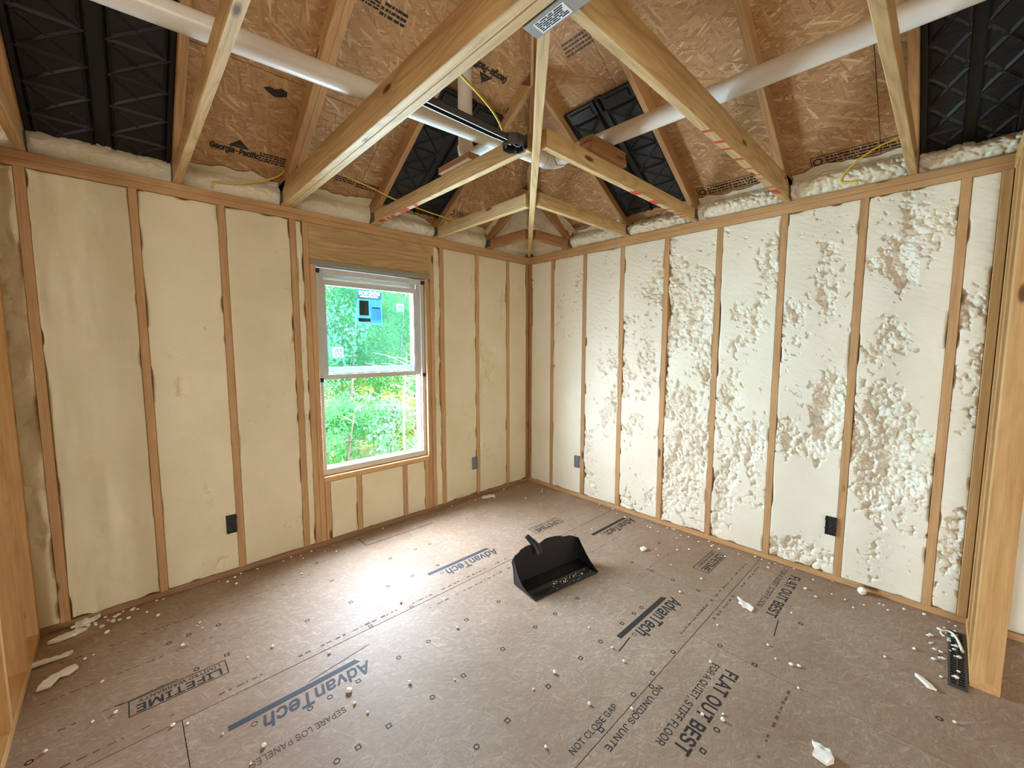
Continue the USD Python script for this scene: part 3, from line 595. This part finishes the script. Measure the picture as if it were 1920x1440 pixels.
# ------------------------------------------------------------------ yellow cables
def cable(pts, label, r=.0055): one('electrical_cable', tube(spline(pts, 30), r, 8), YEL, label, 'cable', None, 60)
cable([(XD+.04, -1.745, 2.66), (-2.15, -1.70, 2.635), (-1.97, -1.66, 2.60), (-1.845, -1.62, 2.535)], 'yellow cable dropping from the doubled girder to the ceiling box')
cable([(XD-.045, -.10, 2.665), (-2.50, -.05, 2.59), (-2.68, -.02, 2.530), (-2.766, -.008, 2.520), (-2.79, -.008, 2.478)], 'yellow cable on the eave foam left of the doubled girder')
cable([(-2.07, -.22, 2.690), (-1.80, -.215, 2.645), (-1.67, -.21, 2.622), (-1.40, -.21, 2.595), (-1.13, -.215, 2.580)], 'yellow cable sagging past the jack trusses above the window')
cable([(-.06, -2.93, 2.668), (-.06, -2.80, 2.635), (-.045, -2.70, 2.575), (-.02, -2.655, 2.515), (-.012, -2.70, 2.497), (-.012, -2.73, 2.476)], 'yellow cable looping over the foam above the right wall')
# ------------------------------------------------------------------ eave foam between the trusses
def eave(side, a, b, seed, amp, top=.165, matl=FOAME, res=.007, bulge=.03, cut=None):
    n, m = max(6, int((b-a)/res)), 34
    U, V = np.meshgrid(np.linspace(a, b, n), np.linspace(0, 1, m), indexing='ij')
    lowu = meshkit.fbm(np.stack([U*7, U*0+seed, U*0], -1), 3, seed)-.5
    tp = top+.05*lowu
    if cut is not None: tp = tp+cut(U)
    z = PLATE+.0005+tp*V; base = .045-bulge*np.sin(np.pi*np.minimum(V*1.1, 1))-.02*V+.05*V**4
    bump = amp*(lumps(U, z*1.0, seed, .030, .014)-.4)
    low = .03*(meshkit.fbm(np.stack([U*6, z*8, U*0+seed], -1), 3, seed+2)-.5)
    d = -(base-low-bump)                                  # distance into the room
    lim = np.maximum((z-DECK0)/PITCHK, -.3)               # the deck comes down to here
    d = np.maximum(np.minimum(d, .10), lim+.006)
    d = np.where(V < .05, np.minimum(d, -.004), d)
    P = np.stack([U, -d, z] if side == 'L' else [-d, U, z], -1)
    part(WL if side == 'L' else WR, 'eave_foam', skirt(P, np.array([0, .05, 0] if side == 'L' else [.05, 0, 0]), flip=side != 'L'), matl, True)
LT = [-4.5, XJ[5], XJ[4], XD, XJ[3], XJ[2], XJ[1], -.02]; hw = [.02, .02, .02, .04, .02, .02, .02, 0]
for k in range(7): eave('L', LT[k]+hw[k], LT[k+1]-hw[k+1], 50+k, (.016, .011, .011, .011, .014, .013, .016)[k], top=(.15, .155, .165, .165, .15, .17, .16)[k])
RT = [-.02, YJ[1], YJ[2], YJ[3], YD, YJ[4], YJ[5], YJ[6]]
for k in range(7): eave('R', RT[k+1]+.02, RT[k]-.02, 60+k, (.014, .018, .028, .026, .028, .026, .02)[k], top=(.16, .16, .135, .165, .175, .13, .1)[k], bulge=.045, res=.006)
# foam dome in the corner, sprayed on the underside of the deck
g = np.linspace(0, .66, 80); A, B = np.meshgrid(g, g, indexing='ij')
rr = np.hypot(A, B)/.62; tck = .16*np.clip(1-rr**2, 0, 1)**.8+.0
mn = np.minimum(A, B); sm = -.03*np.log(np.exp(-A/.03)+np.exp(-B/.03))
zz = DECK0+PITCHK*np.minimum(mn, sm+.0)-tck+.030*(.4-lumps(A, B, 77, .045, .018))*(tck > .005)+.004
zz = np.maximum(zz, PLATE+.03); zz = np.minimum(zz, DECK0+PITCHK*mn+.004)
P = np.stack([-A, -B, zz], -1)
part(CE, 'corner_foam', grid_mesh(P, True), FOAME, True)

# ------------------------------------------------------------------ black ventilation baffles between the rafters
def baffle(side, u0, u1, d0, d1, label, flip=False):
    W_, L_ = u1-u0, (d1-d0)*SL
    n, m = int(W_/.0042), int(L_/.0042)
    U, V = np.meshgrid(np.linspace(0, W_, n), np.linspace(0, L_, m), indexing='ij')
    h = np.full(U.shape, .0)
    cw = W_*.40
    def ridge(d, w=.009, a=.012): return a*np.clip(1-np.abs(d)/w, 0, 1)
    out = np.zeros_like(U)
    for c0 in (.02, W_-.02-cw+.0):
        x = (U-c0)/cw; inside = (x > 0) & (x < 1)
        cl = .165; y = (V-.05)/cl; fy = y-np.floor(y); top = V > L_-.09
        xs = np.where(inside & ~top, 1, 0)
        e = np.maximum(ridge((x-fy)*cw*.7), ridge((x-1+fy)*cw*.7)); e = np.maximum(e, ridge((fy-.0)*cl)); e = np.maximum(e, ridge((fy-1)*cl))
        e = np.maximum(e, ridge(np.minimum(np.abs(x-.04), np.abs(x-.96))*cw, .008))
        out = np.where(xs > 0, e-.012, out)
        bx = inside & (V > L_-.075) & (V < L_-.02) & (x > .12) & (x < .88)
        out = np.where(bx, .010, out)
    mid = np.abs(U-W_/2) < W_*.055
    out = np.where(mid, -.018+.0*U, out)
    out = np.where((np.abs(U-W_/2) < W_*.02) & (V > L_-.10) & (V < L_-.01), .006, out)
    Z = .040+out; Q = np.stack([u0+U, d0*SL+V, Z], -1)
    sk = skirt(Q, np.array([0, 0, -.022]))
    m_ = sk
    return one('vent_baffle', m_, BLACK, label, 'vent baffle', None, 40, PF[side])
g_ = .024
baffle('L', XJ[5]+g_, XJ[4]-g_, -.14, 1.25, 'black plastic vent baffle at the far left of the roof')
baffle('L', XJ[3]+g_, XJ[2]-g_, .03, .88, 'black plastic vent baffle above the window behind the pipe riser')
baffle('R', -YJ[2]+g_, -YJ[3]-g_, .03, .875, 'black plastic vent baffle behind the right wood block, its top edge showing')
baffle('R', -YJ[4]+g_, -YJ[5]-g_, -.14, 1.25, 'black plastic vent baffle at the far right of the roof')
baffle('R', -YJ[5]+g_, -YJ[6]-g_, -.14, 1.25, 'black plastic vent baffle past the partition truss at the right edge')

# ------------------------------------------------------------------ window
WN = struct('window_1')
x0, x1, z0, z1 = -2.196, -1.292, .532, 2.086
def rect_frame(xa, xb, za, zb, ya, yb, w, wt=None, wb=None):
    wt, wb = wt or w, wb or w
    return cat([box_mesh((xa, ya, za), (xa+w, yb, zb)), box_mesh((xb-w, ya, za), (xb, yb, zb)), box_mesh((xa+w, ya, zb-wt), (xb-w, yb, zb)), box_mesh((xa+w, ya, za), (xb-w, yb, za+wb))])
part(WN, 'frame', rect_frame(x0, x1, z0, z1, .035, .15, .028, .035, .045), VINYL)
for s, xa in ((1, x0+.0285), (-1, x1-.0285)):
    for y in (.062, .100): part(WN, 'jamb_track', box_mesh((min(xa, xa+s*.010), y, z0+.046), (max(xa, xa+s*.010), y+.008, z1-.036)), VINYL)
us = part(WN, 'upper_sash', rect_frame(x0+.040, x1-.040, 1.305, z1-.036, .109, .139, .042, .045, .045), VINYL)
part(us, 'pane', box_mesh((x0+.083, .122, 1.351), (x1-.083, .126, z1-.082)), GLASS)
ls = part(WN, 'lower_sash', rect_frame(x0+.030, x1-.030, 1.262, 2.012, .071, .099, .052, .040, .036), VINYL)
part(ls, 'pane', box_mesh((x0+.083, .083, 1.299), (x1-.083, .087, 1.971)), GLASS)
for c in ((x0+.014, .032, z1-.02), (x1-.014, .032, z1-.02), (x0+.014, .032, 1.262), (x1-.014, .032, 1.262)):
    b = trimesh.creation.box((.030, .012, .030), trimesh.transformations.rotation_matrix(.12, (0, 1, 0))); b.apply_translation(c); part(WN, 'shipping_clip', b, BLACK)
# labels on the inner pane, printed to be read from outdoors
def sticker(xa, xb, za, zb, matl, y=.0885): return part(WN, 'label_sticker', box_mesh((xa, y, za), (xb, y+.0008, zb)), matl)
def on_glass(parent, m, x, z, matl, y=.0884):          # reads mirrored from the room
    M = np.eye(4); M[:3, 0], M[:3, 1], M[:3, 2], M[:3, 3] = (-1, 0, 0), (0, 0, 1), (0, -1, 0), (x, y, z)
    m = m.copy(); m.vertices[:, 2] *= -1; m.invert()
    m.vertices[:, 2] = -m.vertices[:, 2]; m.invert()
    return part(parent, 'printed_text', m, matl, False, M)
sx0, sx1, sz0, sz1 = -1.865, -1.660, 1.690, 1.962
t1, t2 = mv(text('WINDSOR', .030, .180), .012, .034), mv(text('WINDOWS & DOORS', .010, .150), .03, .016)
hole = shapely.union_all([outline(t1), outline(t2)]).buffer(.0002)
M = np.eye(4); M[:3, 0], M[:3, 1], M[:3, 2], M[:3, 3] = (-1, 0, 0), (0, 0, 1), (0, 1, 0), (sx1, .0885, sz1-.070)
st = sbox(0, 0, sx1-sx0, .070).difference(hole)
s1 = part(WN, 'label_sticker', cat([trimesh.creation.extrude_polygon(g, .0008, engine='earcut') for g in getattr(st, 'geoms', [st])]), FGREY, False, M)
part(s1, 'printed_text', cat([t1, t2]), FWHITE)
s2 = sticker(sx0, sx1, sz0, sz1-.0705, FBLUE)
part(s2, 'photo_area', box_mesh((sx0+.015, .0877, sz0+.072), (sx0+.092, .0884, sz1-.082)), DGREY); part(s2, 'photo_area', box_mesh((sx0+.004, .0877, sz0+.022), (sx0+.105, .0884, sz0+.050)), DGREY)
m = cat(fine_print(.085, .10, 14, 33)); on_glass(s2, m, sx1-.008, sz0+.035, FBLUE)
part(s2, 'photo_area', box_mesh((sx0+.120, .0877, sz0+.132), (sx1-.014, .0884, sz0+.142)), DGREY)
s3 = sticker(-2.072, -1.990, 1.428, 1.508, FPAPER); on_glass(s3, cat(fine_print(.06, .06, 5, 34)), -1.998, 1.436, GREYL)
s4 = sticker(-1.526, -1.456, 1.812, 1.878, FGR2); on_glass(s4, cat(fine_print(.05, .05, 5, 35)), -1.462, 1.818, PAPER)

# ------------------------------------------------------------------ outlet boxes
def outlet(axis, c, zc, matl, label, w=.055, h=.118):
    t = thing('outlet_box', label, 'electrical box')
    def bx(lo, hi):
        (a0, d0, e0), (a1, d1, e1) = lo, hi
        return box_mesh((c+a0, d0, zc+e0), (c+a1, d1, zc+e1)) if axis == 'y' else box_mesh((d0, c+a0, zc+e0), (d1, c+a1, zc+e1))
    k = .003; f = -.014; bk = .05
    part(t, 'shell', cat([bx((-w/2, f, -h/2), (-w/2+k, bk, h/2)), bx((w/2-k, f, -h/2), (w/2, bk, h/2)), bx((-w/2, f, h/2-k), (w/2, bk, h/2)), bx((-w/2, f, -h/2), (w/2, bk, -h/2+k)), bx((-w/2+k, -.0062, -h/2+k), (w/2-k, -.0045, h/2-k))]), matl)
    part(t, 'nail_tab', bx((w/2, f+.012, h/2-.03), (w/2+.004, f+.05, h/2-.012)), matl)
    pts = np.array([(-.012, .03, .035), (-.015, .0, .015), (.0, -.006, -.01), (.012, .004, -.03), (.006, .03, -.04)])
    P = [(c+p[0], p[1], zc+p[2]) if axis == 'y' else (p[1], c+p[0], zc+p[2]) for p in pts]
    part(t, 'folded_cable', tube(spline(P, 20), .005, 8), matl if matl is GREYBOX else BLACK, 60)
outlet('y', -2.800, .352, BLACK, 'black electrical outlet box low on the window wall, left of the window')
outlet('y', -.768, .357, GREYBOX, 'grey electrical outlet box low on the window wall, right of the window')
outlet('x', -2.724, .362, BLACK, 'black electrical outlet box low on the right wall')
outlet('x', -.684, .363, GREYBOX, 'grey electrical outlet box low on the right wall near the corner')

# ------------------------------------------------------------------ dustpan
dp = thing('dustpan', 'wide black plastic dustpan with a scalloped back lying on the subfloor', 'dustpan')
o = np.array([-1.56, -1.575, 0.]); e1 = np.array([.536, -.079, 0]); e1 /= np.linalg.norm(e1); e2 = np.array([-e1[1], e1[0], 0])
MD = np.eye(4); MD[:3, 0], MD[:3, 1], MD[:3, 3] = e1, e2, o+[0, 0, .001]
Wp, Dp, tk = .540, .200, .004
def sheet(P, t=np.array([0, 0, .004])): return skirt(P, -t)
s_ = np.linspace(0, Wp, 60); d_ = np.linspace(0, Dp, 20)
S2, D2 = np.meshgrid(s_, d_, indexing='ij')
lip = .003+.012*np.clip((D2-.06)/.14, 0, 1)+.006*np.exp(-((D2-.085)/.012)**2)
part(dp, 'tray', skirt(np.stack([S2, D2, lip+.004], -1), np.array([0, 0, -.004]), True).copy() if False else skirt(np.stack([S2, D2, lip+.004], -1), np.array([0, 0, -.004])), PANM, 40, MD)
top = np.interp(s_, [0, .02, .05, .07, .12, .15, .19, .235, .275, .30, .36, .40, .43, .48, .51, .54], [.150, .182, .190, .205, .214, .212, .200, .198, .214, .216, .212, .204, .190, .186, .176, .160])
tt = np.linspace(0, 1, 16); SS, TT = np.meshgrid(s_, tt, indexing='ij'); hh = top[:, None]*TT+.012*(1-TT)
cup = .02*np.sin(np.pi*SS/Wp)
back = np.stack([SS+(SS/Wp-.5)*.026*TT, Dp-.012+cup*TT*1.0+.020*TT**2+.012*(1-(1-TT)**3), hh], -1)
part(dp, 'back_wall', skirt(back, np.array([0, .004, 0]), True), PANM, 40, MD)
for s, x in (('left', 0.), ('right', Wp)):
    dd = np.linspace(0, Dp+.015, 24); prof = np.interp(dd, [0, .03, .08, .12, .16, Dp, Dp+.015], [.006, .010, .020, .040, .085, .165, .165] if s == 'left' else [.006, .018, .048, .080, .118, .160, .160])
    D3, T3 = np.meshgrid(dd, np.linspace(0, 1, 8), indexing='ij'); z3 = .004+prof[:, None]*T3
    sg = -1 if s == 'left' else 1
    P = np.stack([x+sg*.012*T3*(D3/Dp), D3, z3], -1)
    part(dp, 'side_wall', skirt(P, np.array([-.004*sg, 0, 0]), s == 'left'), PANM, 40, MD)
hs = spline([(.195, Dp+.010, .150), (.188, Dp+.03, .195), (.165, Dp+.055, .232), (.140, Dp+.075, .262)], 16)
hm = tube(hs, np.linspace(.032, .013, 16), 12); hm2 = tube(hs+np.array([.006, -.010, .009]), np.linspace(.008, .006, 16), 8)
hd = part(dp, 'handle', hm, PANM, 60, MD); part(hd, 'grip_rib', hm2, PANM, 60, MD @ np.eye(4)) if False else part(dp, 'grip_rib', hm2, PANM, 60, MD)
cr = []
for k in range(60):
    q = trimesh.creation.icosphere(1, RNG.uniform(.0012, .0035)); q.apply_translation((RNG.normal(.30, .09), abs(RNG.normal(.055, .025)), .012)); cr.append(q)
dm = one('foam_dust', cat(cr), CRUMB, 'white foam specks lying in the dustpan tray', 'debris', None, False, MD); stage.GetPrimAtPath(dm).SetCustomDataByKey('kind', 'stuff')

# ------------------------------------------------------------------ floor register under the door partition
rg = thing('floor_register', 'dark metal floor register beside the door jamb, littered with foam', 'floor vent')
ra, rb_, rc, rd = -.655, -.130, -3.330, -3.268
part(rg, 'frame', cat([box_mesh((ra, rc, .0006), (rb_, rc+.008, .006)), box_mesh((ra, rd-.008, .0006), (rb_, rd, .006)), box_mesh((ra, rc+.008, .0006), (ra+.012, rd-.008, .006)), box_mesh((rb_-.012, rc+.008, .0006), (rb_, rd-.008, .006)), box_mesh((ra+.012, (rc+rd)/2-.002, .0006), (rb_-.012, (rc+rd)/2+.002, .0055))]), DSTEEL)
part(rg, 'pan', box_mesh((ra+.012, rc+.008, .0004), (rb_-.012, rd-.008, .0010)), INK)
for k in range(24):
    x = ra+.022+k*(rb_-ra-.044)/23; part(rg, 'slat', box_mesh((x-.003, rc+.008, .0012), (x+.003, rd-.008, .005)), DSTEEL)

# ------------------------------------------------------------------ foam crumbs and flakes on the floor
def crumb_mesh(r, seed, flat=.7):
    m = trimesh.creation.icosphere(2, 1.0); v = m.vertices
    k = .55+.9*meshkit.fbm(v*1.3+seed*7.1, 3, seed); v = v*k[:, None]*[1, 1, flat]*r
    v[:, 2] -= v[:, 2].min(); m.vertices = v; return m
KR_ = [(-3.122, -.595), (-3.035, -.443), (-3.049, -.46), (-3.03, -.501), (-3.448, -.376), (-3.476, -.386), (-3.412, -.636), (-3.366, -.894), (-3.434, -.889), (-3.557, -.942), (-3.199, -1.132), (-3.156, -1.163), (-3.061, -1.313), (-2.957, -1.48), (-3.008, -1.523), (-2.608, -1.613), (-2.63, -1.532), (-2.621, -1.454), (-2.601, -1.16), (-2.792, -.918), (-2.901, -.918), (-2.474, -.303), (-2.252, -.1), (-2.192, -.157), (-2.144, -1.036), (-2.033, -1.448), (-2.404, -1.598), (-2.246, -1.722), (-2.025, -2.005), (-1.886, -2.009), (-1.519, -1.936), (-1.908, -2.221), (-2.183, -2.221), (-1.798, -2.358), (-1.554, -2.104), (-1.592, -2.194), (-.442, -1.764), (-.579, -1.945), (-.342, -1.881), (-.52, -1.821), (-.271, -1.938), (-.283, -1.255), (-.416, -.893), (-.42, -.576), (-.415, -.37), (-.561, -1.136), (-.513, -1.237), (-.601, -2.161), (-.845, -2.13), (-.101, -2.088), (-.995, -2.405), (-1.293, -2.482), (-1.043, -2.692), (-.963, -2.639), (-1.577, -2.639), (-1.547, -2.63), (-1.612, -2.572), (-1.032, -2.753), (-1.016, -2.782), (-.58, -2.655), (-1.167, -2.811), (-.742, -3.207), (-.908, -3.287), (-.639, -3.056), (-.466, -3.152), (-.15, -3.031), (-.07, -3.094), (-.052, -3.176), (-.263, -2.89), (-.296, -2.718), (-.213, -2.562), (-.13, -2.419), (-.16, -2.295), (-.244, -2.654), (-.192, -2.78), (-.201, -2.845), (-.186, -2.929)]
for k, (x, y) in enumerate(KR_):
    r = RNG.uniform(.004, .0085); m = crumb_mesh(r, k); m.apply_transform(trimesh.transformations.rotation_matrix(RNG.uniform(0, 6), (0, 0, 1))); m.apply_translation((x, y, .0004))
    one('foam_crumb', m, CRUMB, 'small white foam crumb lying loose on the printed subfloor', 'foam crumb', 'foam crumbs scattered on the subfloor', 60)
def scatter(n, f, label, group, r0=.003, r1=.009):
    for k in range(n):
        x, y = f(); m = crumb_mesh(RNG.uniform(r0, r1), 100+k, .6); m.apply_translation((x, y, .0004)); one('foam_crumb', m, CRUMB, label, 'foam crumb', group, 60)
scatter(45, lambda: (-.012-abs(RNG.normal(0, .09)), RNG.uniform(-3.1, -.3)), 'tiny foam crumb in the dust along the base of the right wall', 'crumbs along the right wall')
scatter(30, lambda: (RNG.uniform(-3.55, -3.15), -.015-abs(RNG.normal(0, .10))), 'foam crumb in the litter at the left end of the window wall', 'crumbs in the left corner', .004, .012)
scatter(24, lambda: (RNG.uniform(-2.9, -.2), -.012-abs(RNG.normal(0, .05))), 'tiny foam crumb along the base of the window wall', 'crumbs along the window wall')
scatter(30, lambda: (RNG.uniform(-.62, -.02), RNG.uniform(-3.31, -3.19)), 'foam crumb on and beside the floor register', 'crumbs by the register', .004, .010)
def flake(pts, x, y, th, label, rot=0., z=.0006):
    q = Polygon(pts).buffer(.004).buffer(-.002); m = trimesh.creation.extrude_polygon(q, th, engine='earcut'); m = m.subdivide_to_size(.012)
    v = m.vertices; up = v[:, 2] > th/2; v[:, 2] = v[:, 2]+np.where(up, th*1.2*(meshkit.noise(v*60, 3)-.4), 0)+.010*(meshkit.noise(np.column_stack([v[:, :2]*14, v[:, 0]*0]), 5)); v[:, 2] -= v[:, 2].min()
    m.apply_transform(trimesh.transformations.rotation_matrix(rot, (0, 0, 1))); m.apply_translation((x, y, z)); one('foam_flake', m, CRUMB, label, 'foam scrap', None, 50)
flake([(-.07, .0), (-.03, .008), (.0, .03), (.04, .022), (.055, -.005), (.03, -.012), (.02, -.03), (0, -.02), (-.02, -.028), (-.03, -.008)], -.69, -2.45, .006, 'ragged white foam scrap beside the right printed slogan', -2.2)
flake([(-.10, .03), (.04, .06), (.03, .035), (-.09, .005)], -3.575, -.33, .010, 'long white foam sliver by the left partition plate', -.2)
flake([(-.06, -.02), (-.02, .03), (.05, .05), (.06, .01), (.03, -.02), (.0, -.01), (-.03, -.06), (-.07, -.05)], -3.555, -.46, .006, 'curled white foam shaving by the left partition plate', .1)
flake([(-.07, 0), (-.03, .022), (.05, .018), (.07, -.004), (.02, -.018), (-.04, -.016)], -3.55, -.105, .012, 'pale foam slab in the left corner litter', .25)
flake([(-.055, -.03), (-.04, .03), (.03, .045), (.06, .01), (.02, -.02)], -3.48, -.015, .014, 'rounded foam slab leaning by the first stud', .3)
flake([(-.08, -.01), (-.05, .03), (.03, .035), (.08, .02), (.06, -.02), (.05, -.045), (.02, -.02), (-.03, -.03)], -.66, -.085, .008, 'flat foam scrap near the far corner of the floor', -.2)
flake([(-.035, 0), (-.01, .02), (.0, .055), (.012, .03), (.03, .01), (.02, -.025), (-.01, -.035)], -1.467, -2.95, .014, 'white foam nugget at the bottom edge of the view', -.8)
flake([(-.03, -.01), (0, .02), (.03, .01), (.02, -.02)], -.52, -1.70, .010, 'small foam chip near the faded brand print by the right wall', 0.)
flake([(-.04, -.012), (.03, .0), (.045, .012), (-.03, .008)], -.72, -3.20, .010, 'narrow foam strip in front of the floor register', .6)
one('foam_lump', mv(crumb_mesh(.024, 501, .9), -.045, -2.905), CRUMB, 'round foam lump against the base of the right wall', 'foam scrap', None, 60)
one('foam_shaving', tube(spline([(-.24, -3.255, .012), (-.19, -3.245, .012), (-.17, -3.275, .012), (-.22, -3.300, .012), (-.33, -3.318, .012)], 24), np.linspace(.004, .007, 24), 8), CRUMB, 'curved white foam shaving lying on the floor register', 'foam scrap', None, 60)
one('foam_pebble', mv(crumb_mesh(.014, 502, .6), -2.621, -1.454), CRUMB, 'largest white foam pebble below the nearest brand print', 'foam scrap', None, 60)

# ------------------------------------------------------------------ the woods outside
def hill(n=60):
    x, y = np.meshgrid(np.linspace(-25, 30, n), np.linspace(1.2, 45, n), indexing='ij')
    z = -1.2+.02*np.maximum(y-8, 0)**1.45+.5*(meshkit.fbm(np.stack([x*.25, y*.25, x*0], -1), 3, 4)-.5)
    return np.stack([x, y, z], -1)
HP = hill(); gp = part(None, 'ground', grid_mesh(HP), EARTH, True); keys(stage.GetPrimAtPath(gp), kind='structure')
part(None, 'ground', box_mesh((-40, -40, -1.6), (30, 1.25, -1.2)), EARTH); keys(stage.GetPrimAtPath('/World/ground_001'), kind='structure')
def leaves(centres, radii, n, size, seed):
    r = np.random.default_rng(seed); k = r.integers(0, len(centres), n)
    d = r.normal(size=(n, 3)); d /= np.linalg.norm(d, axis=1, keepdims=True)
    c = centres[k]+d*(radii[k]*r.uniform(.35, 1., n)**.5)[:, None]
    a = r.normal(size=(n, 3)); a[:, 2] -= .4; a /= np.linalg.norm(a, axis=1, keepdims=True)
    b = np.cross(a, r.normal(size=(n, 3))); b /= np.linalg.norm(b, axis=1, keepdims=True); nn = np.cross(a, b)
    s = size*r.uniform(.6, 1.3, (n, 1))
    V = np.stack([c-a*s, c+b*s*.5+nn*s*.12, c+a*s, c-b*s*.5+nn*s*.12], 1).reshape(-1, 3)
    i = np.arange(n)*4; F = np.vstack([np.column_stack([i, i+1, i+2]), np.column_stack([i, i+2, i+3])])
    return trimesh.Trimesh(V, F, process=False)
def tree(x, y, h, label, mi, n, seed, spread=1.5, lo=.12, size=.075, name='tree', group=None):
    r = np.random.default_rng(seed); zb = -1.2+.02*max(y-8, 0)**1.45-.1
    t = thing(name, label, 'tree' if name == 'tree' else 'shrub', group, None)
    lean = r.normal(0, .25, 2); tr = spline([(x, y, zb), (x+lean[0]*.4, y+lean[1]*.4, zb+h*.4), (x+lean[0], y+lean[1], zb+h*.95)], 10)
    part(t, 'trunk', tube(tr, np.linspace(.04+.004*h, .010, 10), 7), BARK2, 60)
    cs, rs = [], []
    for k in range(9):
        q = tr[int(r.integers(2, 9))]; ang = r.uniform(0, 6.28); L = spread*r.uniform(.5, 1.); e = q+[L*math.cos(ang), L*math.sin(ang), r.uniform(.1, .7)*L]
        part(t, 'branch', tube(spline([q, (q+e)/2+[0, 0, .08*L], e], 6), np.linspace(.014, .004, 6), 5), BARK2, 60)
    for k in range(26):
        z = zb+h*r.uniform(lo, 1.0); ang = r.uniform(0, 6.28); q = spread*r.uniform(.1, 1.); cs.append((x+q*math.cos(ang), y+q*math.sin(ang), z)); rs.append(r.uniform(.35, .75)*spread*.6)
    part(t, 'foliage', leaves(np.array(cs), np.array(rs), n, size, seed), LEAF[mi], False, kind='stuff')
spots = [(-.9, 6.6, 5.0, 1), (.7, 7.0, 5.6, 0), (2.3, 7.6, 5.8, 0), (3.6, 8.6, 6., 2), (.0, 9.6, 7., 0), (1.9, 10.2, 7., 2), (3.8, 11., 7., 1), (5.4, 11.5, 7., 0), (1.0, 13., 8., 1), (3.2, 14., 8., 0), (5.6, 14.5, 8., 2), (7.6, 13.5, 8., 0), (-1.6, 11., 7., 0), (-3.2, 8., 6., 1), (5.4, 7.6, 5.6, 1)]
tl = ['mint green', 'fresh green', 'yellow green']
for k, (x, y, h, mi) in enumerate(spots):
    tree(x, y, h, f'leafy {("fresh green", "mint green", "yellow green")[mi]} tree in the woods outside the window', mi, 9500, 200+k, spread=1.5+.12*(y-6), size=.045+.0038*(y-6), group=f'{("fresh green", "mint green", "yellow green")[mi]} trees outside the window')
for k, (x, y) in enumerate([(-1.2, 4.6), (-.2, 4.9), (.7, 4.7), (1.6, 5.2), (2.6, 5.4), (.2, 5.9), (1.5, 6.4)]):
    tree(x, y, 1.7, f'low leafy {("yellow green", "fresh green", "mint green")[k % 3]} shrub outside below the window', (2, 0, 1)[k % 3], 1800, 300+k, spread=.7, lo=.1, size=.05, name='shrub', group=f'{("yellow green", "fresh green", "mint green")[k % 3]} shrubs outside the window')
bt = thing('bare_tree', 'bare pale branching sapling in front of the woods', 'tree')
bx_, by_ = .75, 4.1
part(bt, 'trunk', tube(spline([(bx_, by_, -1.25), (bx_-.05, by_, 0), (bx_+.05, by_, 1.3)], 8), np.linspace(.03, .012, 8), 6), BARK, 60)
r = np.random.default_rng(5)
for k in range(16):
    q = np.array([bx_+r.uniform(-.05, .6), by_+r.uniform(-.2, .2), r.uniform(.2, 1.2)]); e = q+np.array([-r.uniform(.3, .9), r.uniform(-.2, .2), r.uniform(.1, .5)])
    part(bt, 'branch', tube(spline([q, (q+e)/2+[0, 0, .05], e], 5), np.linspace(.011, .004, 5), 5), BARK, 60)
